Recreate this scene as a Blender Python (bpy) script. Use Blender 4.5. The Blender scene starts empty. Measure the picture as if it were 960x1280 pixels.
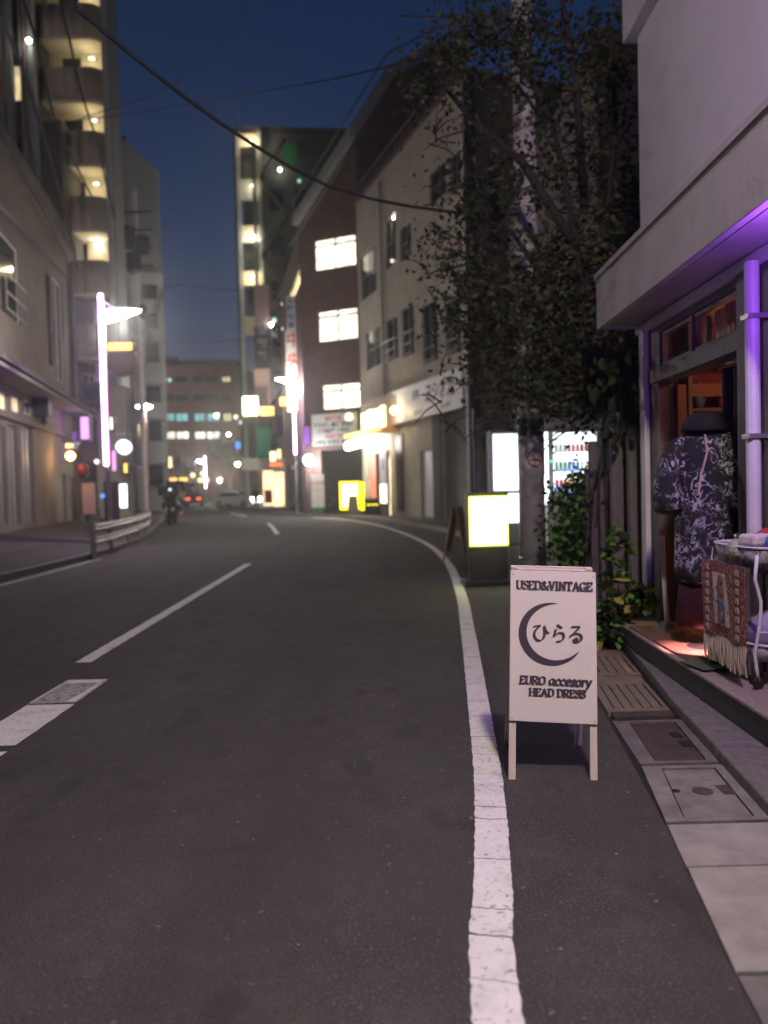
import bpy, bmesh, math, random
from mathutils import Vector, Matrix
random.seed(7)
sc = bpy.context.scene
COL = sc.collection
R = math.radians

# ------------------------------------------------------------------ camera
F_PX, CAM_H = 1000.0, 1.5
PITCH, ROLL = math.atan(31 / 1000.0), 0.025
fw = Vector((0, math.cos(PITCH), -math.sin(PITCH)))
r0 = Vector((1, 0, 0)); u0 = Vector((0, math.sin(PITCH), math.cos(PITCH)))
CR = math.cos(ROLL) * r0 - math.sin(ROLL) * u0
CU = math.cos(ROLL) * u0 + math.sin(ROLL) * r0
cam = bpy.data.objects.new('camera', bpy.data.cameras.new('camera'))
COL.objects.link(cam)
cam.matrix_world = Matrix(((CR.x, CU.x, -fw.x, 0), (CR.y, CU.y, -fw.y, 0), (CR.z, CU.z, -fw.z, CAM_H), (0, 0, 0, 1)))
cam.data.sensor_fit = 'VERTICAL'; cam.data.sensor_height = 36; cam.data.sensor_width = 27
cam.data.lens = 36 * F_PX / 1280
cam.data.clip_start = 0.05; cam.data.clip_end = 2000
cam.data.dof.use_dof = True; cam.data.dof.focus_distance = 4.3; cam.data.dof.aperture_fstop = 1.25
sc.camera = cam

# ------------------------------------------------------------------ world, exposure
w = bpy.data.worlds.new('World'); sc.world = w; w.use_nodes = True
nt = w.node_tree; bg = nt.nodes['Background']
sky = nt.nodes.new('ShaderNodeTexSky'); sky.sky_type = 'NISHITA'; sky.sun_disc = False
sky.sun_elevation = R(-0.9); sky.sun_rotation = R(0); sky.ozone_density = 3.5; sky.air_density = 1.0; sky.dust_density = 1.0
nt.links.new(sky.outputs[0], bg.inputs[0]); bg.inputs[1].default_value = 0.15
sc.view_settings.view_transform = 'Standard'; sc.view_settings.look = 'None'
sc.view_settings.exposure = 0; sc.view_settings.gamma = 1
sc.cycles.use_denoising = True; sc.cycles.max_bounces = 5; sc.cycles.sample_clamp_indirect = 4
sc.cycles.use_adaptive_sampling = False

def ray(px, py): return fw + (px - 480) / F_PX * CR + (640 - py) / F_PX * CU
def P(px, py, Y):
    d = ray(px, py); t = Y / d.y
    return Vector((d.x * t, Y, CAM_H + d.z * t))
def G(px, py, z=0.0):
    d = ray(px, py); t = (z - CAM_H) / d.z
    return Vector((d.x * t, d.y * t, z))
def on(A, B, px, py):
    """distance along the wall A>B and height, where the sight line meets that wall"""
    d = ray(px, py); ax, ay = A; ux, uy = B[0] - A[0], B[1] - A[1]; L = math.hypot(ux, uy); ux /= L; uy /= L
    det = d.x * (-uy) + ux * d.y
    t = (ax * (-uy) + ux * ay) / det
    s = ((d.x * t - ax) * ux + (d.y * t - ay) * uy)
    return s, CAM_H + d.z * t

# ------------------------------------------------------------------ materials
M = {}
def mat(name, col, rough=0.7, var=0.25, scale=6.0, bump=0.0, bscale=60.0, metal=0.0, spec=0.35, col2=None, emit=None, es=0.0, stretch=None):
    m = bpy.data.materials.new(name); m.use_nodes = True; n = m.node_tree; L = n.links
    b = n.nodes['Principled BSDF']
    b.inputs['Roughness'].default_value = rough; b.inputs['Metallic'].default_value = metal
    b.inputs['Specular IOR Level'].default_value = spec
    tc = n.nodes.new('ShaderNodeTexCoord'); mp = n.nodes.new('ShaderNodeMapping')
    if stretch: mp.inputs['Scale'].default_value = stretch
    L.new(tc.outputs['Object'], mp.inputs[0])
    nz = n.nodes.new('ShaderNodeTexNoise'); nz.inputs['Scale'].default_value = scale; nz.inputs['Detail'].default_value = 6; nz.inputs['Roughness'].default_value = 0.65
    L.new(mp.outputs[0], nz.inputs['Vector'])
    rp = n.nodes.new('ShaderNodeValToRGB'); rp.color_ramp.elements[0].position = 0.3; rp.color_ramp.elements[1].position = 0.7
    c2 = col2 if col2 else tuple(c * (1 + var) for c in col)
    rp.color_ramp.elements[0].color = (*(tuple(c * (1 - var) for c in col) if not col2 else col), 1)
    rp.color_ramp.elements[1].color = (*c2, 1)
    L.new(nz.outputs['Fac'], rp.inputs[0]); L.new(rp.outputs[0], b.inputs['Base Color'])
    if bump:
        n2 = n.nodes.new('ShaderNodeTexNoise'); n2.inputs['Scale'].default_value = bscale; n2.inputs['Detail'].default_value = 4
        L.new(mp.outputs[0], n2.inputs['Vector'])
        bp = n.nodes.new('ShaderNodeBump'); bp.inputs['Strength'].default_value = bump; bp.inputs['Distance'].default_value = 0.02
        L.new(n2.outputs['Fac'], bp.inputs['Height']); L.new(bp.outputs[0], b.inputs['Normal'])
    if emit:
        b.inputs['Emission Color'].default_value = (*emit, 1); b.inputs['Emission Strength'].default_value = es
    M[name] = m
    return m
def glow(name, col, s, var=0.0, scale=4.0):
    """a lit surface: lamp, lit sign, lit window, or part given a glow of its own"""
    m = mat(name, tuple(min(.8, c * .8) for c in col), 0.4, 0.05)
    n = m.node_tree; b = n.nodes['Principled BSDF']
    b.inputs['Emission Color'].default_value = (*col, 1); b.inputs['Emission Strength'].default_value = s
    if var:
        nz = n.nodes.new('ShaderNodeTexNoise'); nz.inputs['Scale'].default_value = scale
        tc = n.nodes.new('ShaderNodeTexCoord'); n.links.new(tc.outputs['Object'], nz.inputs['Vector'])
        mr = n.nodes.new('ShaderNodeMapRange'); mr.inputs[1].default_value = .3; mr.inputs[2].default_value = .7
        mr.inputs[3].default_value = s * (1 - var); mr.inputs[4].default_value = s * (1 + var)
        n.links.new(nz.outputs['Fac'], mr.inputs[0]); n.links.new(mr.outputs[0], b.inputs['Emission Strength'])
    return m

def speckle(m, scale, lo, hi, col, amount=1.0, st=None):
    """mix small flecks of another colour into a material (stones in asphalt, chips, stains)"""
    n = m.node_tree; L = n.links; b = n.nodes['Principled BSDF']
    src = b.inputs['Base Color'].links[0].from_socket
    tc = n.nodes.new('ShaderNodeTexCoord')
    nz = n.nodes.new('ShaderNodeTexNoise'); nz.inputs['Scale'].default_value = scale; nz.inputs['Detail'].default_value = 3
    if st:
        mp = n.nodes.new('ShaderNodeMapping'); mp.inputs['Scale'].default_value = st; L.new(tc.outputs['Object'], mp.inputs[0]); L.new(mp.outputs[0], nz.inputs['Vector'])
    else: L.new(tc.outputs['Object'], nz.inputs['Vector'])
    mr = n.nodes.new('ShaderNodeMapRange'); mr.inputs[1].default_value = lo; mr.inputs[2].default_value = hi; mr.inputs[4].default_value = amount
    L.new(nz.outputs['Fac'], mr.inputs[0])
    mx = n.nodes.new('ShaderNodeMix'); mx.data_type = 'RGBA'; mx.inputs[7].default_value = (*col, 1)
    L.new(mr.outputs[0], mx.inputs[0]); L.new(src, mx.inputs[6]); L.new(mx.outputs[2], b.inputs['Base Color'])

asph = mat('asphalt', (.058, .055, .050), .88, .25, 2.2, .9, 110, spec=.25)
speckle(asph, 95, .56, .66, (.17, .145, .135), .75); speckle(asph, 120, .60, .70, (.012, .011, .012), .9); speckle(asph, 24, .69, .73, (.26, .23, .22), .8); speckle(asph, 7, .55, .75, (.105, .085, .078), .5); speckle(asph, .55, .5, .75, (.042, .036, .036), .8)
speckle(asph, 1.5, .45, .70, (.040, .036, .034), .6, (1, .07, 1)); speckle(asph, 3.2, .60, .66, (.034, .031, .030), .55, (1, .5, 1))
paint = mat('road_paint', (.66, .64, .60), .75, .10, 9, .3, 120); speckle(paint, 45, .60, .70, (.16, .14, .13), .75); speckle(paint, 5, .56, .72, (.30, .28, .26), .55)
paintw = mat('worn_paint', (.36, .34, .32), .8, .15, 9, .3, 120); speckle(paintw, 22, .50, .62, (.08, .07, .065), .85)
conc = mat('concrete', (.25, .235, .20), .85, .22, 5, .35, 60); speckle(conc, 3, .52, .7, (.13, .12, .11), .6)
concm = mat('mid_concrete', (.17, .16, .138), .88, .25, 8, .45, 70); speckle(concm, 6, .54, .7, (.10, .085, .07), .6)
concd = mat('dark_concrete', (.12, .11, .10), .88, .3, 7, .4, 60); speckle(concd, 12, .55, .7, (.10, .055, .03), .5)
gran = mat('granite_kerb', (.135, .125, .115), .85, .3, 14, .4, 90)
slot = mat('tan_concrete', (.165, .138, .092), .85, .25, 10, .35, 70)
iron = mat('cast_iron', (.065, .055, .05), .65, .35, 14, .4, 80, metal=.3); speckle(iron, 20, .5, .65, (.10, .05, .025), .6)
black = mat('black_void', (.012, .011, .011), .9, .1)
stepf = mat('dark_slate', (.035, .033, .04), .7, .3, 10, .2, 60)
stept = mat('pebble_dash', (.26, .21, .17), .85, .3, 60, .6, 130); speckle(stept, 130, .55, .62, (.42, .34, .26), .8)
matm = mat('coir_mat', (.20, .11, .07), .95, .3, 90, .8, 220)
stucco = mat('white_stucco', (.58, .56, .57), .9, .04, 2.5, .3, 110); speckle(stucco, 1.1, .55, .8, (.48, .46, .47), .3)
stuccod = mat('stained_stucco', (.44, .415, .41), .9, .08, 3, .35, 110, stretch=(1, 1, .4)); speckle(stuccod, 3.0, .56, .75, (.30, .28, .27), .4)
soff = mat('soffit_board', (.34, .31, .32), .8, .12, 3)
wood = mat('dark_wood', (.12, .10, .10), .6, .3, 7, .15, 40, stretch=(6, 6, 1))
woodg = mat('grey_wood', (.15, .13, .12), .8, .3, 6, .25, 40, stretch=(8, 8, 1))
woodt = mat('tan_wood', (.42, .26, .12), .6, .2, 6, .1, 40, stretch=(6, 6, 1))
woodw = mat('whitewashed_wood', (.60, .50, .42), .7, .10, 6, .1, 60, stretch=(8, 8, 1))
board = mat('sign_board_cream', (.62, .55, .50), .6, .04, 3)
speckle(board, 30, .66, .74, (.5, .44, .4), .4)
ink = mat('sign_ink', (.045, .03, .045), .7, .2, 40)
white = mat('white_metal', (.62, .61, .60), .45, .08, 5)
whitet = mat('white_trim', (.66, .63, .62), .55, .08, 5)
grey = mat('grey_metal', (.22, .22, .22), .5, .15, 8, metal=.3)
galv = mat('galvanised_steel', (.27, .265, .26), .42, .15, 9, metal=.6)
dark = mat('dark_metal', (.03, .03, .032), .5, .2, 8)
blk = mat('black_plastic', (.018, .018, .02), .45, .2, 8)
rubber = mat('rubber', (.02, .02, .02), .85, .2, 8)
chrome = mat('chrome', (.6, .6, .6), .15, .05, 5, metal=1.0)
glass = mat('dark_glass', (.02, .024, .028), .08, .1, 3, spec=.6)
glassg = mat('dim_glass', (.06, .075, .078), .12, .3, 3, spec=.6)
cpole = mat('concrete_pole', (.50, .465, .455), .85, .15, 5, .3, 70); speckle(cpole, 9, .55, .7, (.36, .335, .325), .5)
beige = mat('beige_stucco', (.18, .152, .125), .9, .16, 1.2, .3, 50); speckle(beige, .7, .5, .7, (.12, .10, .085), .5)
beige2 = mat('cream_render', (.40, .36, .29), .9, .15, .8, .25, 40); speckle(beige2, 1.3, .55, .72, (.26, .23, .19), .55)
brown = mat('red_brown_tile', (.15, .092, .082), .7, .22, 1.4, .2, 30)
brick = mat('far_brick', (.32, .13, .105), .8, .2, 1.0, .2, 20)
green_g = mat('green_grey_render', (.13, .14, .11), .9, .25, .5, .2, 20)
pale = mat('pale_grey_tile', (.36, .38, .35), .8, .12, .6, .15, 20)
dkgrey = mat('dark_grey_render', (.10, .09, .085), .9, .3, .6, .2, 20)
taupe = mat('taupe_render', (.38, .31, .26), .85, .14, .8, .15, 30)
cream = mat('cream_wall', (.62, .55, .40), .85, .1, 1)
rooft = mat('roof_tile', (.06, .058, .058), .7, .3, 8, .2, 40)
shut = mat('shutter_steel', (.17, .16, .145), .5, .15, 3, metal=.2)
redp = mat('red_plastic', (.13, .010, .012), .4, .15, 4)
signw = mat('sign_white', (.62, .61, .58), .5, .08, 2)
txtd = mat('text_dark', (.06, .06, .07), .6, .1)
txtr = mat('text_red', (.50, .05, .04), .6, .1)
txtb = mat('text_blue', (.07, .12, .36), .6, .1)
txtg = mat('text_grey', (.28, .28, .29), .6, .1)
greenp = mat('green_panel', (.02, .16, .11), .5, .15, 3)
pinkp = mat('pink_panel', (.50, .33, .32), .6, .1, 2)
navyp = mat('navy_panel', (.06, .045, .06), .5, .2, 2)
bark = mat('bark', (.04, .033, .03), .95, .35, 9, .8, 40, stretch=(3, 3, .6))
skin = mat('skin', (.5, .34, .26), .6, .1)
cloth_d = mat('dark_cloth', (.03, .03, .036), .9, .2, 20)
maroon = mat('maroon_cloth', (.035, .006, .014), .9, .25, 20)
hatm = mat('black_felt', (.014, .013, .016), .95, .2, 30)
bagm = mat('lilac_plastic', (.42, .33, .55), .3, .25, 12, .4, 30)
def leafmat(name, a, b_):
    m = mat(name, a, .75, .2, 1.7, col2=b_, spec=.12)
    return m
leafd = leafmat('leaf_dark', (.014, .024, .010), (.038, .052, .022))
leafp = leafmat('leaf_olive', (.035, .038, .018), (.10, .075, .045))
leafg = leafmat('leaf_green', (.08, .21, .035), (.16, .32, .06))
leafy = leafmat('leaf_yellow', (.22, .20, .035), (.34, .30, .06))

leafb = leafmat('leaf_brown', (.05, .032, .02), (.11, .075, .06)); leafm = leafmat('leaf_mid_green', (.018, .045, .012), (.045, .085, .025))
def carved(name, base, fleck, scale, width, warp=1.2):
    """scrolling pale curls on a dark cloth"""
    m = bpy.data.materials.new(name); m.use_nodes = True; n = m.node_tree; L = n.links; b = n.nodes['Principled BSDF']
    b.inputs['Roughness'].default_value = .85
    tc = n.nodes.new('ShaderNodeTexCoord')
    nz = n.nodes.new('ShaderNodeTexNoise'); nz.inputs['Scale'].default_value = scale; nz.inputs['Detail'].default_value = 1.5; nz.inputs['Distortion'].default_value = warp
    L.new(tc.outputs['Object'], nz.inputs['Vector'])
    d = n.nodes.new('ShaderNodeMath'); d.operation = 'SUBTRACT'; d.inputs[1].default_value = .5; L.new(nz.outputs['Fac'], d.inputs[0])
    a = n.nodes.new('ShaderNodeMath'); a.operation = 'ABSOLUTE'; L.new(d.outputs[0], a.inputs[0])
    mr = n.nodes.new('ShaderNodeMapRange'); mr.inputs[1].default_value = width; mr.inputs[2].default_value = width * .35; L.new(a.outputs[0], mr.inputs[0])
    n2 = n.nodes.new('ShaderNodeTexNoise'); n2.inputs['Scale'].default_value = scale * .8; L.new(tc.outputs['Object'], n2.inputs['Vector'])
    m2 = n.nodes.new('ShaderNodeMapRange'); m2.inputs[1].default_value = .42; m2.inputs[2].default_value = .58; L.new(n2.outputs['Fac'], m2.inputs[0])
    mu = n.nodes.new('ShaderNodeMath'); mu.operation = 'MULTIPLY'; L.new(mr.outputs[0], mu.inputs[0]); L.new(m2.outputs[0], mu.inputs[1])
    mx = n.nodes.new('ShaderNodeMix'); mx.data_type = 'RGBA'; mx.inputs[6].default_value = (*base, 1); mx.inputs[7].default_value = (*fleck, 1)
    L.new(mu.outputs[0], mx.inputs[0]); L.new(mx.outputs[2], b.inputs['Base Color']); M[name] = m
    return m
robe_m = carved('scroll_cloth', (.010, .009, .014), (.42, .40, .46), 10.5, .055, 1.9)
tray_m = carved('scroll_tin', (.40, .36, .36), (.10, .07, .10), 26, .09, 1.0)

# lit materials
g_lamp = glow('lamp_white', (1, .97, .88), 38)
g_neon = glow('neon_core', (1, .80, 1), 13)
g_purp = glow('neon_halo_purple', (.42, .12, 1), 2.6)
g_mag = glow('halo_magenta', (1, .08, .55), 1.3)
g_win = glow('window_lit', (1, .93, .74), 2.2, .45, 2.2)
g_win2 = glow('window_warm_dim', (1, .80, .45), .75, .5, 2)
g_winw = glow('window_warm', (1, .78, .42), 1.6, .3, 1)
g_cyan = glow('window_cyan', (.30, .80, .82), .6, .5, .5)
g_farw = glow('window_far_white', (1, .98, .85), 1.2, .5, .5)
g_yel = glow('sign_yellow_white', (1, .98, .58), 2.0)
g_yelr = glow('sign_yellow_rim', (.92, .95, .04), .95)
g_yel2 = glow('sign_yellow', (1, .86, .02), 1.6)
g_yelw = glow('sign_pale_yellow', (1, .93, .50), 2.6)
g_or = glow('lamp_orange', (1, .55, .12), 2.2)
g_bulb = glow('bulb_orange', (1, .52, .14), 30)
g_wht = glow('sign_lit_white', (.92, .97, 1), 2.2)
g_vend = glow('vending_panel', (.90, .95, 1), 1.5)
g_pink = glow('sign_pink', (.85, .45, .95), .95)
g_purs = glow('sign_violet', (.30, .10, .55), .35)
g_red = glow('tail_red', (1, .10, .03), 4)
g_grn = glow('led_green', (.05, .9, .3), 1.5)
g_grnd = glow('light_green', (.02, .22, .05), .16)
g_blue = glow('led_blue', (.1, .3, 1), 1.4)
g_teal = glow('lamp_teal', (.5, .9, .75), .8)
g_warm = glow('shade_warm', (1, .50, .14), 1.6)
g_ornw = glow('hall_orange', (1, .45, .2), .35)

# ------------------------------------------------------------------ mesh helpers
class MB:
    def __init__(s): s.v = []; s.f = []; s.m = []
    def add(s, v, f, mi=0):
        o = len(s.v); s.v += [tuple(x) for x in v]; s.f += [tuple(i + o for i in q) for q in f]; s.m += [mi] * len(f); return s
    def box(s, x0, x1, y0, y1, z0, z1, mi=0):
        return s.add([(x0, y0, z0), (x1, y0, z0), (x1, y1, z0), (x0, y1, z0), (x0, y0, z1), (x1, y0, z1), (x1, y1, z1), (x0, y1, z1)],
                     [(3, 2, 1, 0), (4, 5, 6, 7), (0, 1, 5, 4), (1, 2, 6, 5), (2, 3, 7, 6), (3, 0, 4, 7)], mi)
    def poly(s, pts, mi=0): return s.add(pts, [tuple(range(len(pts)))], mi)
    def prism(s, pts, ext, mi=0):
        n = len(pts); e = Vector(ext); p = [Vector(q) for q in pts]
        return s.add(p + [q + e for q in p], [tuple(range(n - 1, -1, -1)), tuple(range(n, 2 * n))] + [(i, (i + 1) % n, n + (i + 1) % n, n + i) for i in range(n)], mi)
    def tube(s, pts, r, n=8, mi=0, flat=1.0):
        p = [Vector(q) for q in pts]; k = len(p); rr = r if isinstance(r, (list, tuple)) else [r] * k
        vs = []; up = None
        for i in range(k):
            t = (p[min(i + 1, k - 1)] - p[max(i - 1, 0)]).normalized()
            a = Vector((0, 0, 1)) if abs(t.z) < .9 else Vector((1, 0, 0))
            if up is None: x = t.cross(a).normalized()
            else: x = (up - t * up.dot(t)).normalized()
            up = x; y = t.cross(x).normalized()
            for j in range(n):
                an = 2 * math.pi * j / n
                vs.append(p[i] + (x * math.cos(an) + y * math.sin(an) * flat) * rr[i])
        fs = [(i * n + j, i * n + (j + 1) % n, (i + 1) * n + (j + 1) % n, (i + 1) * n + j) for i in range(k - 1) for j in range(n)]
        fs += [tuple(range(n - 1, -1, -1)), tuple((k - 1) * n + j for j in range(n))]
        return s.add(vs, fs, mi)
    def lathe(s, prof, n=16, c=(0, 0, 0), mi=0, sx=1, sy=1):
        vs = []; k = len(prof)
        for r, z in prof:
            for j in range(n):
                a = 2 * math.pi * j / n; vs.append((c[0] + r * math.cos(a) * sx, c[1] + r * math.sin(a) * sy, c[2] + z))
        fs = [(i * n + j, i * n + (j + 1) % n, (i + 1) * n + (j + 1) % n, (i + 1) * n + j) for i in range(k - 1) for j in range(n)]
        fs += [tuple(range(n - 1, -1, -1)), tuple((k - 1) * n + j for j in range(n))]
        return s.add(vs, fs, mi)
    def ball(s, c, rx, ry=None, rz=None, n=12, mi=0):
        ry = ry or rx; rz = rz or rx
        pr = [(max(.001, math.sin(math.pi * i / 8)) * rx, -math.cos(math.pi * i / 8) * rz) for i in range(9)]
        return s.lathe(pr, n, c, mi, 1, ry / rx)
    def build(s, name, mt, parent=None, loc=None, rz=0.0, W=False, smooth=False, bevel=0.0):
        me = bpy.data.meshes.new(name)
        o0 = wo(parent) if (W and parent) else Vector((0, 0, 0))
        me.from_pydata([tuple(Vector(q) - o0) for q in s.v], [], s.f)
        for m_ in (mt if isinstance(mt, (list, tuple)) else [mt]): me.materials.append(m_)
        if any(s.m): me.polygons.foreach_set('material_index', s.m)
        if smooth: me.polygons.foreach_set('use_smooth', [True] * len(s.f))
        me.update()
        o = bpy.data.objects.new(name, me); COL.objects.link(o)
        if parent: o.parent = parent
        if loc is not None: o.location = loc
        o.rotation_euler = (0, 0, rz)
        if bevel:
            b = o.modifiers.new('bevel', 'BEVEL'); b.width = bevel; b.segments = 2; b.limit_method = 'ANGLE'
        return o
def wo(o):
    v = Vector((0, 0, 0))
    while o: v += o.location; o = o.parent
    return v
def tag(o, label, cat, group=None):
    o['label'] = label; o['category'] = cat
    if group: o['group'] = group
    return o
def thing(name, label, cat, loc=(0, 0, 0), rz=0.0, group=None):
    o = bpy.data.objects.new(name, None); COL.objects.link(o); o.location = loc; o.rotation_euler = (0, 0, rz); o.empty_display_size = .2
    return tag(o, label, cat, group)
def struct(o): o['kind'] = 'structure'; return o
def text(body, size, mt, parent, loc, rot=(R(90), 0, 0), name='lettering', bold=0.0, ext=.002, sx=1.0, align='CENTER', shear=0):
    cu = bpy.data.curves.new('txt', 'FONT'); cu.body = body; cu.size = size; cu.align_x = align; cu.align_y = 'CENTER'
    cu.extrude = ext; cu.offset = bold; cu.resolution_u = 3; cu.shear = shear
    t = bpy.data.objects.new('txt', cu); COL.objects.link(t)
    dg = bpy.context.evaluated_depsgraph_get(); me = bpy.data.meshes.new_from_object(t.evaluated_get(dg))
    bpy.data.objects.remove(t); me.materials.clear(); me.materials.append(mt)
    o = bpy.data.objects.new(name, me); COL.objects.link(o); o.parent = parent; o.location = loc; o.rotation_euler = rot; o.scale = (sx, 1, 1)
    return o
def lamp(parent, loc, watts, col, r=.1, kind='POINT'):
    l = bpy.data.lights.new('light', kind); l.energy = watts; l.color = col; l.shadow_soft_size = r
    o = bpy.data.objects.new('light', l); COL.objects.link(o); o.parent = parent; o.location = loc
    return o
def smooth_path(pts, step=0.5):
    """Catmull-Rom through plan points"""
    p = [Vector((*q, 0)) if len(q) == 2 else Vector(q) for q in pts]; p = [p[0] * 2 - p[1]] + p + [p[-1] * 2 - p[-2]]; out = []
    for i in range(1, len(p) - 2):
        n = max(2, int((p[i + 1] - p[i]).length / step))
        for k in range(n):
            t = k / n; a, b, c, d = p[i - 1:i + 3]
            out.append(.5 * (2 * b + (c - a) * t + (2 * a - 5 * b + 4 * c - d) * t * t + (3 * b - a - 3 * c + d) * t ** 3))
    out.append(p[-2]); return out

def wall(root, A, B, z0, z1, mt, ops=(), thick=.22, name='wall'):
    """a wall standing on plan points A>B (outside is to the right of A>B), with real openings; each gets a window part with a pane"""
    ang = math.atan2(B[1] - A[1], B[0] - A[0]); L = math.hypot(B[0] - A[0], B[1] - A[1])
    base = Vector((A[0], A[1], 0)) - wo(root)
    xs = sorted({0.0, L} | {min(max(o['x'][k], 0), L) for o in ops for k in (0, 1)}); zs = sorted({z0, z1} | {min(max(o['z'][k], z0), z1) for o in ops for k in (0, 1)})
    m = MB()
    for i in range(len(xs) - 1):
        for j in range(len(zs) - 1):
            cx, cz = (xs[i] + xs[i + 1]) / 2, (zs[j] + zs[j + 1]) / 2
            if any(o['x'][0] < cx < o['x'][1] and o['z'][0] < cz < o['z'][1] for o in ops): continue
            m.poly([(xs[i], 0, zs[j]), (xs[i + 1], 0, zs[j]), (xs[i + 1], 0, zs[j + 1]), (xs[i], 0, zs[j + 1])])
    m.poly([(0, thick, z0), (L, thick, z0), (L, 0, z0), (0, 0, z0)]); m.poly([(0, 0, z1), (L, 0, z1), (L, thick, z1), (0, thick, z1)])
    for o in ops:
        (a, b), (c, d) = o['x'], o['z']
        m.poly([(a, 0, c), (b, 0, c), (b, thick, c), (a, thick, c)]); m.poly([(a, 0, d), (a, thick, d), (b, thick, d), (b, 0, d)])
        m.poly([(a, 0, c), (a, thick, c), (a, thick, d), (a, 0, d)]); m.poly([(b, 0, c), (b, 0, d), (b, thick, d), (b, thick, c)])
    wl = m.build(name, mt, root, base, ang)
    for o in ops:
        (a, b), (c, d) = o['x'], o['z']; fr = o.get('fr', .06); y0, y1 = .07, .13
        kind = o.get('kind', 'window')
        if kind == 'hole': continue
        e = .002; f = MB()
        f.box(a + e, b - e, y0, y1, c + e, c + fr); f.box(a + e, b - e, y0, y1, d - fr, d - e)
        f.box(a + e, a + fr, y0, y1, c + fr, d - fr); f.box(b - fr, b - e, y0, y1, c + fr, d - fr)
        nm = o.get('mull', 1)
        for k in range(1, nm + 1):
            x = a + (b - a) * k / (nm + 1); f.box(x - fr * .45, x + fr * .45, y0 + .005, y1 - .005, c + fr, d - fr)
        if 'bar' in o:
            z = c + (d - c) * o['bar']; f.box(a + fr, b - fr, y0 + .01, y1 - .01, z - fr * .5, z + fr * .5)
        fo = f.build(kind, o.get('fm', grey), root, base, ang)
        if o.get('lab'): fo['label'] = o['lab']
        MB().box(a + fr * .9, b - fr * .9, .095, .105, c + fr * .9, d - fr * .9).build('pane', o.get('pm', glass), fo)
        if o.get('rail'):
            g = MB(); zr = c + (d - c) * .45
            for zz in (c + .05, zr * .5 + c * .5, zr): g.tube([(a - .05, -.18, zz), (b + .05, -.18, zz)], .025, 6)
            for xx in (a - .05, (a + b) / 2, b + .05): g.tube([(xx, -.18, c), (xx, -.18, zr)], .02, 6)
            for xx in (a - .05, b + .05): g.tube([(xx, -.18, zr), (xx, .0, zr)], .02, 6)
            g.build('window_rail', galv, root, base, ang)
    return wl, base, ang, L
def opx(A, B, x0, x1, y0, y1, **k):
    s0, _ = on(A, B, x0, 600); s1, _ = on(A, B, x1, 600); xm = (x0 + x1) / 2
    _, zt = on(A, B, xm, y0); _, zb = on(A, B, xm, y1)
    return dict(x=(min(s0, s1), max(s0, s1)), z=(zb, zt), **k)
def slab(root, pts, z0, z1, mt, name='roof'):
    return MB().prism([(p[0], p[1], z0) for p in pts], (0, 0, z1 - z0)).build(name, mt, root, W=True)

# ------------------------------------------------------------------ ground, road, markings
struct(MB().poly([(-290, -60, -.006), (290, -60, -.006), (290, 420, -.006), (-290, 420, -.006)]).build('ground', asph))
RK = [(1.2, -6), (1.35, 2), (1.6, 8), (2.3, 16), (2.3, 22), (1.7, 27), (.6, 32), (-1.5, 39), (-3.5, 43.5), (-5.5, 47.5), (-8.2, 55.5), (-12.2, 67), (-15.2, 76)]
LK = [(-6.75, -6), (-6.75, 12), (-6.9, 19), (-7.6, 25), (-9.2, 32), (-12.4, 45), (-14.9, 54), (-18.6, 66), (-22, 76)]
rk = smooth_path(RK, 1.0); lk = smooth_path(LK, 1.0)
m = MB(); n = min(len(rk), len(lk))
def samp(path, t):
    f = t * (len(path) - 1); i = min(int(f), len(path) - 2); return path[i].lerp(path[i + 1], f - i)
N = 80
for i in range(N):
    a, b, c, d = samp(lk, i / N), samp(rk, i / N), samp(rk, (i + 1) / N), samp(lk, (i + 1) / N)
    m.poly([(a.x, a.y, 0), (b.x, b.y, 0), (c.x, c.y, 0), (d.x, d.y, 0)])
struct(m.build('road', asph))
struct(MB().poly([(-70, 76, -.001), (10, 76, -.001), (10, 100, -.001), (-70, 100, -.001)]).build('cross_street', asph))

def strip(path, wl, wr, s0, s1, z, jit, step=.07, h=.004):
    """a painted strip on part of a path with slightly ragged edges"""
    out = []; acc = 0; L = []; 
    for i in range(len(path) - 1):
        seg = path[i + 1] - path[i]; l = seg.length; t = seg.normalized(); nrm = Vector((t.y, -t.x, 0))
        k = 0.0
        while k < l:
            s = acc + k
            if s0 <= s <= s1: L.append((path[i] + t * k, nrm))
            k += step
        acc += l
    mb = MB(); vs = []
    for p, nrm in L:
        vs.append(p - nrm * (wl + random.uniform(-jit, jit)) + Vector((0, 0, z))); vs.append(p + nrm * (wr + random.uniform(-jit, jit)) + Vector((0, 0, z)))
    fs = [(2 * i, 2 * i + 1, 2 * i + 3, 2 * i + 2) for i in range(len(L) - 1)]
    mb.add(vs, fs)
    return mb
RL = [(.22, -3), (.22, 0), (.285, 2.24), (.36, 2.85), (.49, 3.96), (.635, 5.7), (.84, 8.3), (1.05, 11.3), (1.22, 16), (1.08, 20.8), (.53, 26.3), (-.35, 32), (-1.75, 37.5), (-3.9, 42.5)]
rl = smooth_path(RL, .3)
arc = [0]
for i in range(len(rl) - 1): arc.append(arc[-1] + (rl[i + 1] - rl[i]).length)
def s_at_y(y):
    for i in range(len(rl) - 1):
        if rl[i].y <= y <= rl[i + 1].y: return arc[i] + (y - rl[i].y) / max(1e-6, rl[i + 1].y - rl[i].y) * (arc[i + 1] - arc[i])
    return arc[-1]
eroot = bpy.data.objects.new('edge_line', None); COL.objects.link(eroot); eroot['kind'] = 'structure'
cracks = [-3]
for py in (1228, 1172, 1138, 1076, 1026, 1010, 969, 944, 922, 897, 877, 855): cracks.append(G(605, py).y)
y = cracks[-1]
while y < 13: y += random.uniform(.35, .8); cracks.append(y)
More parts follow.
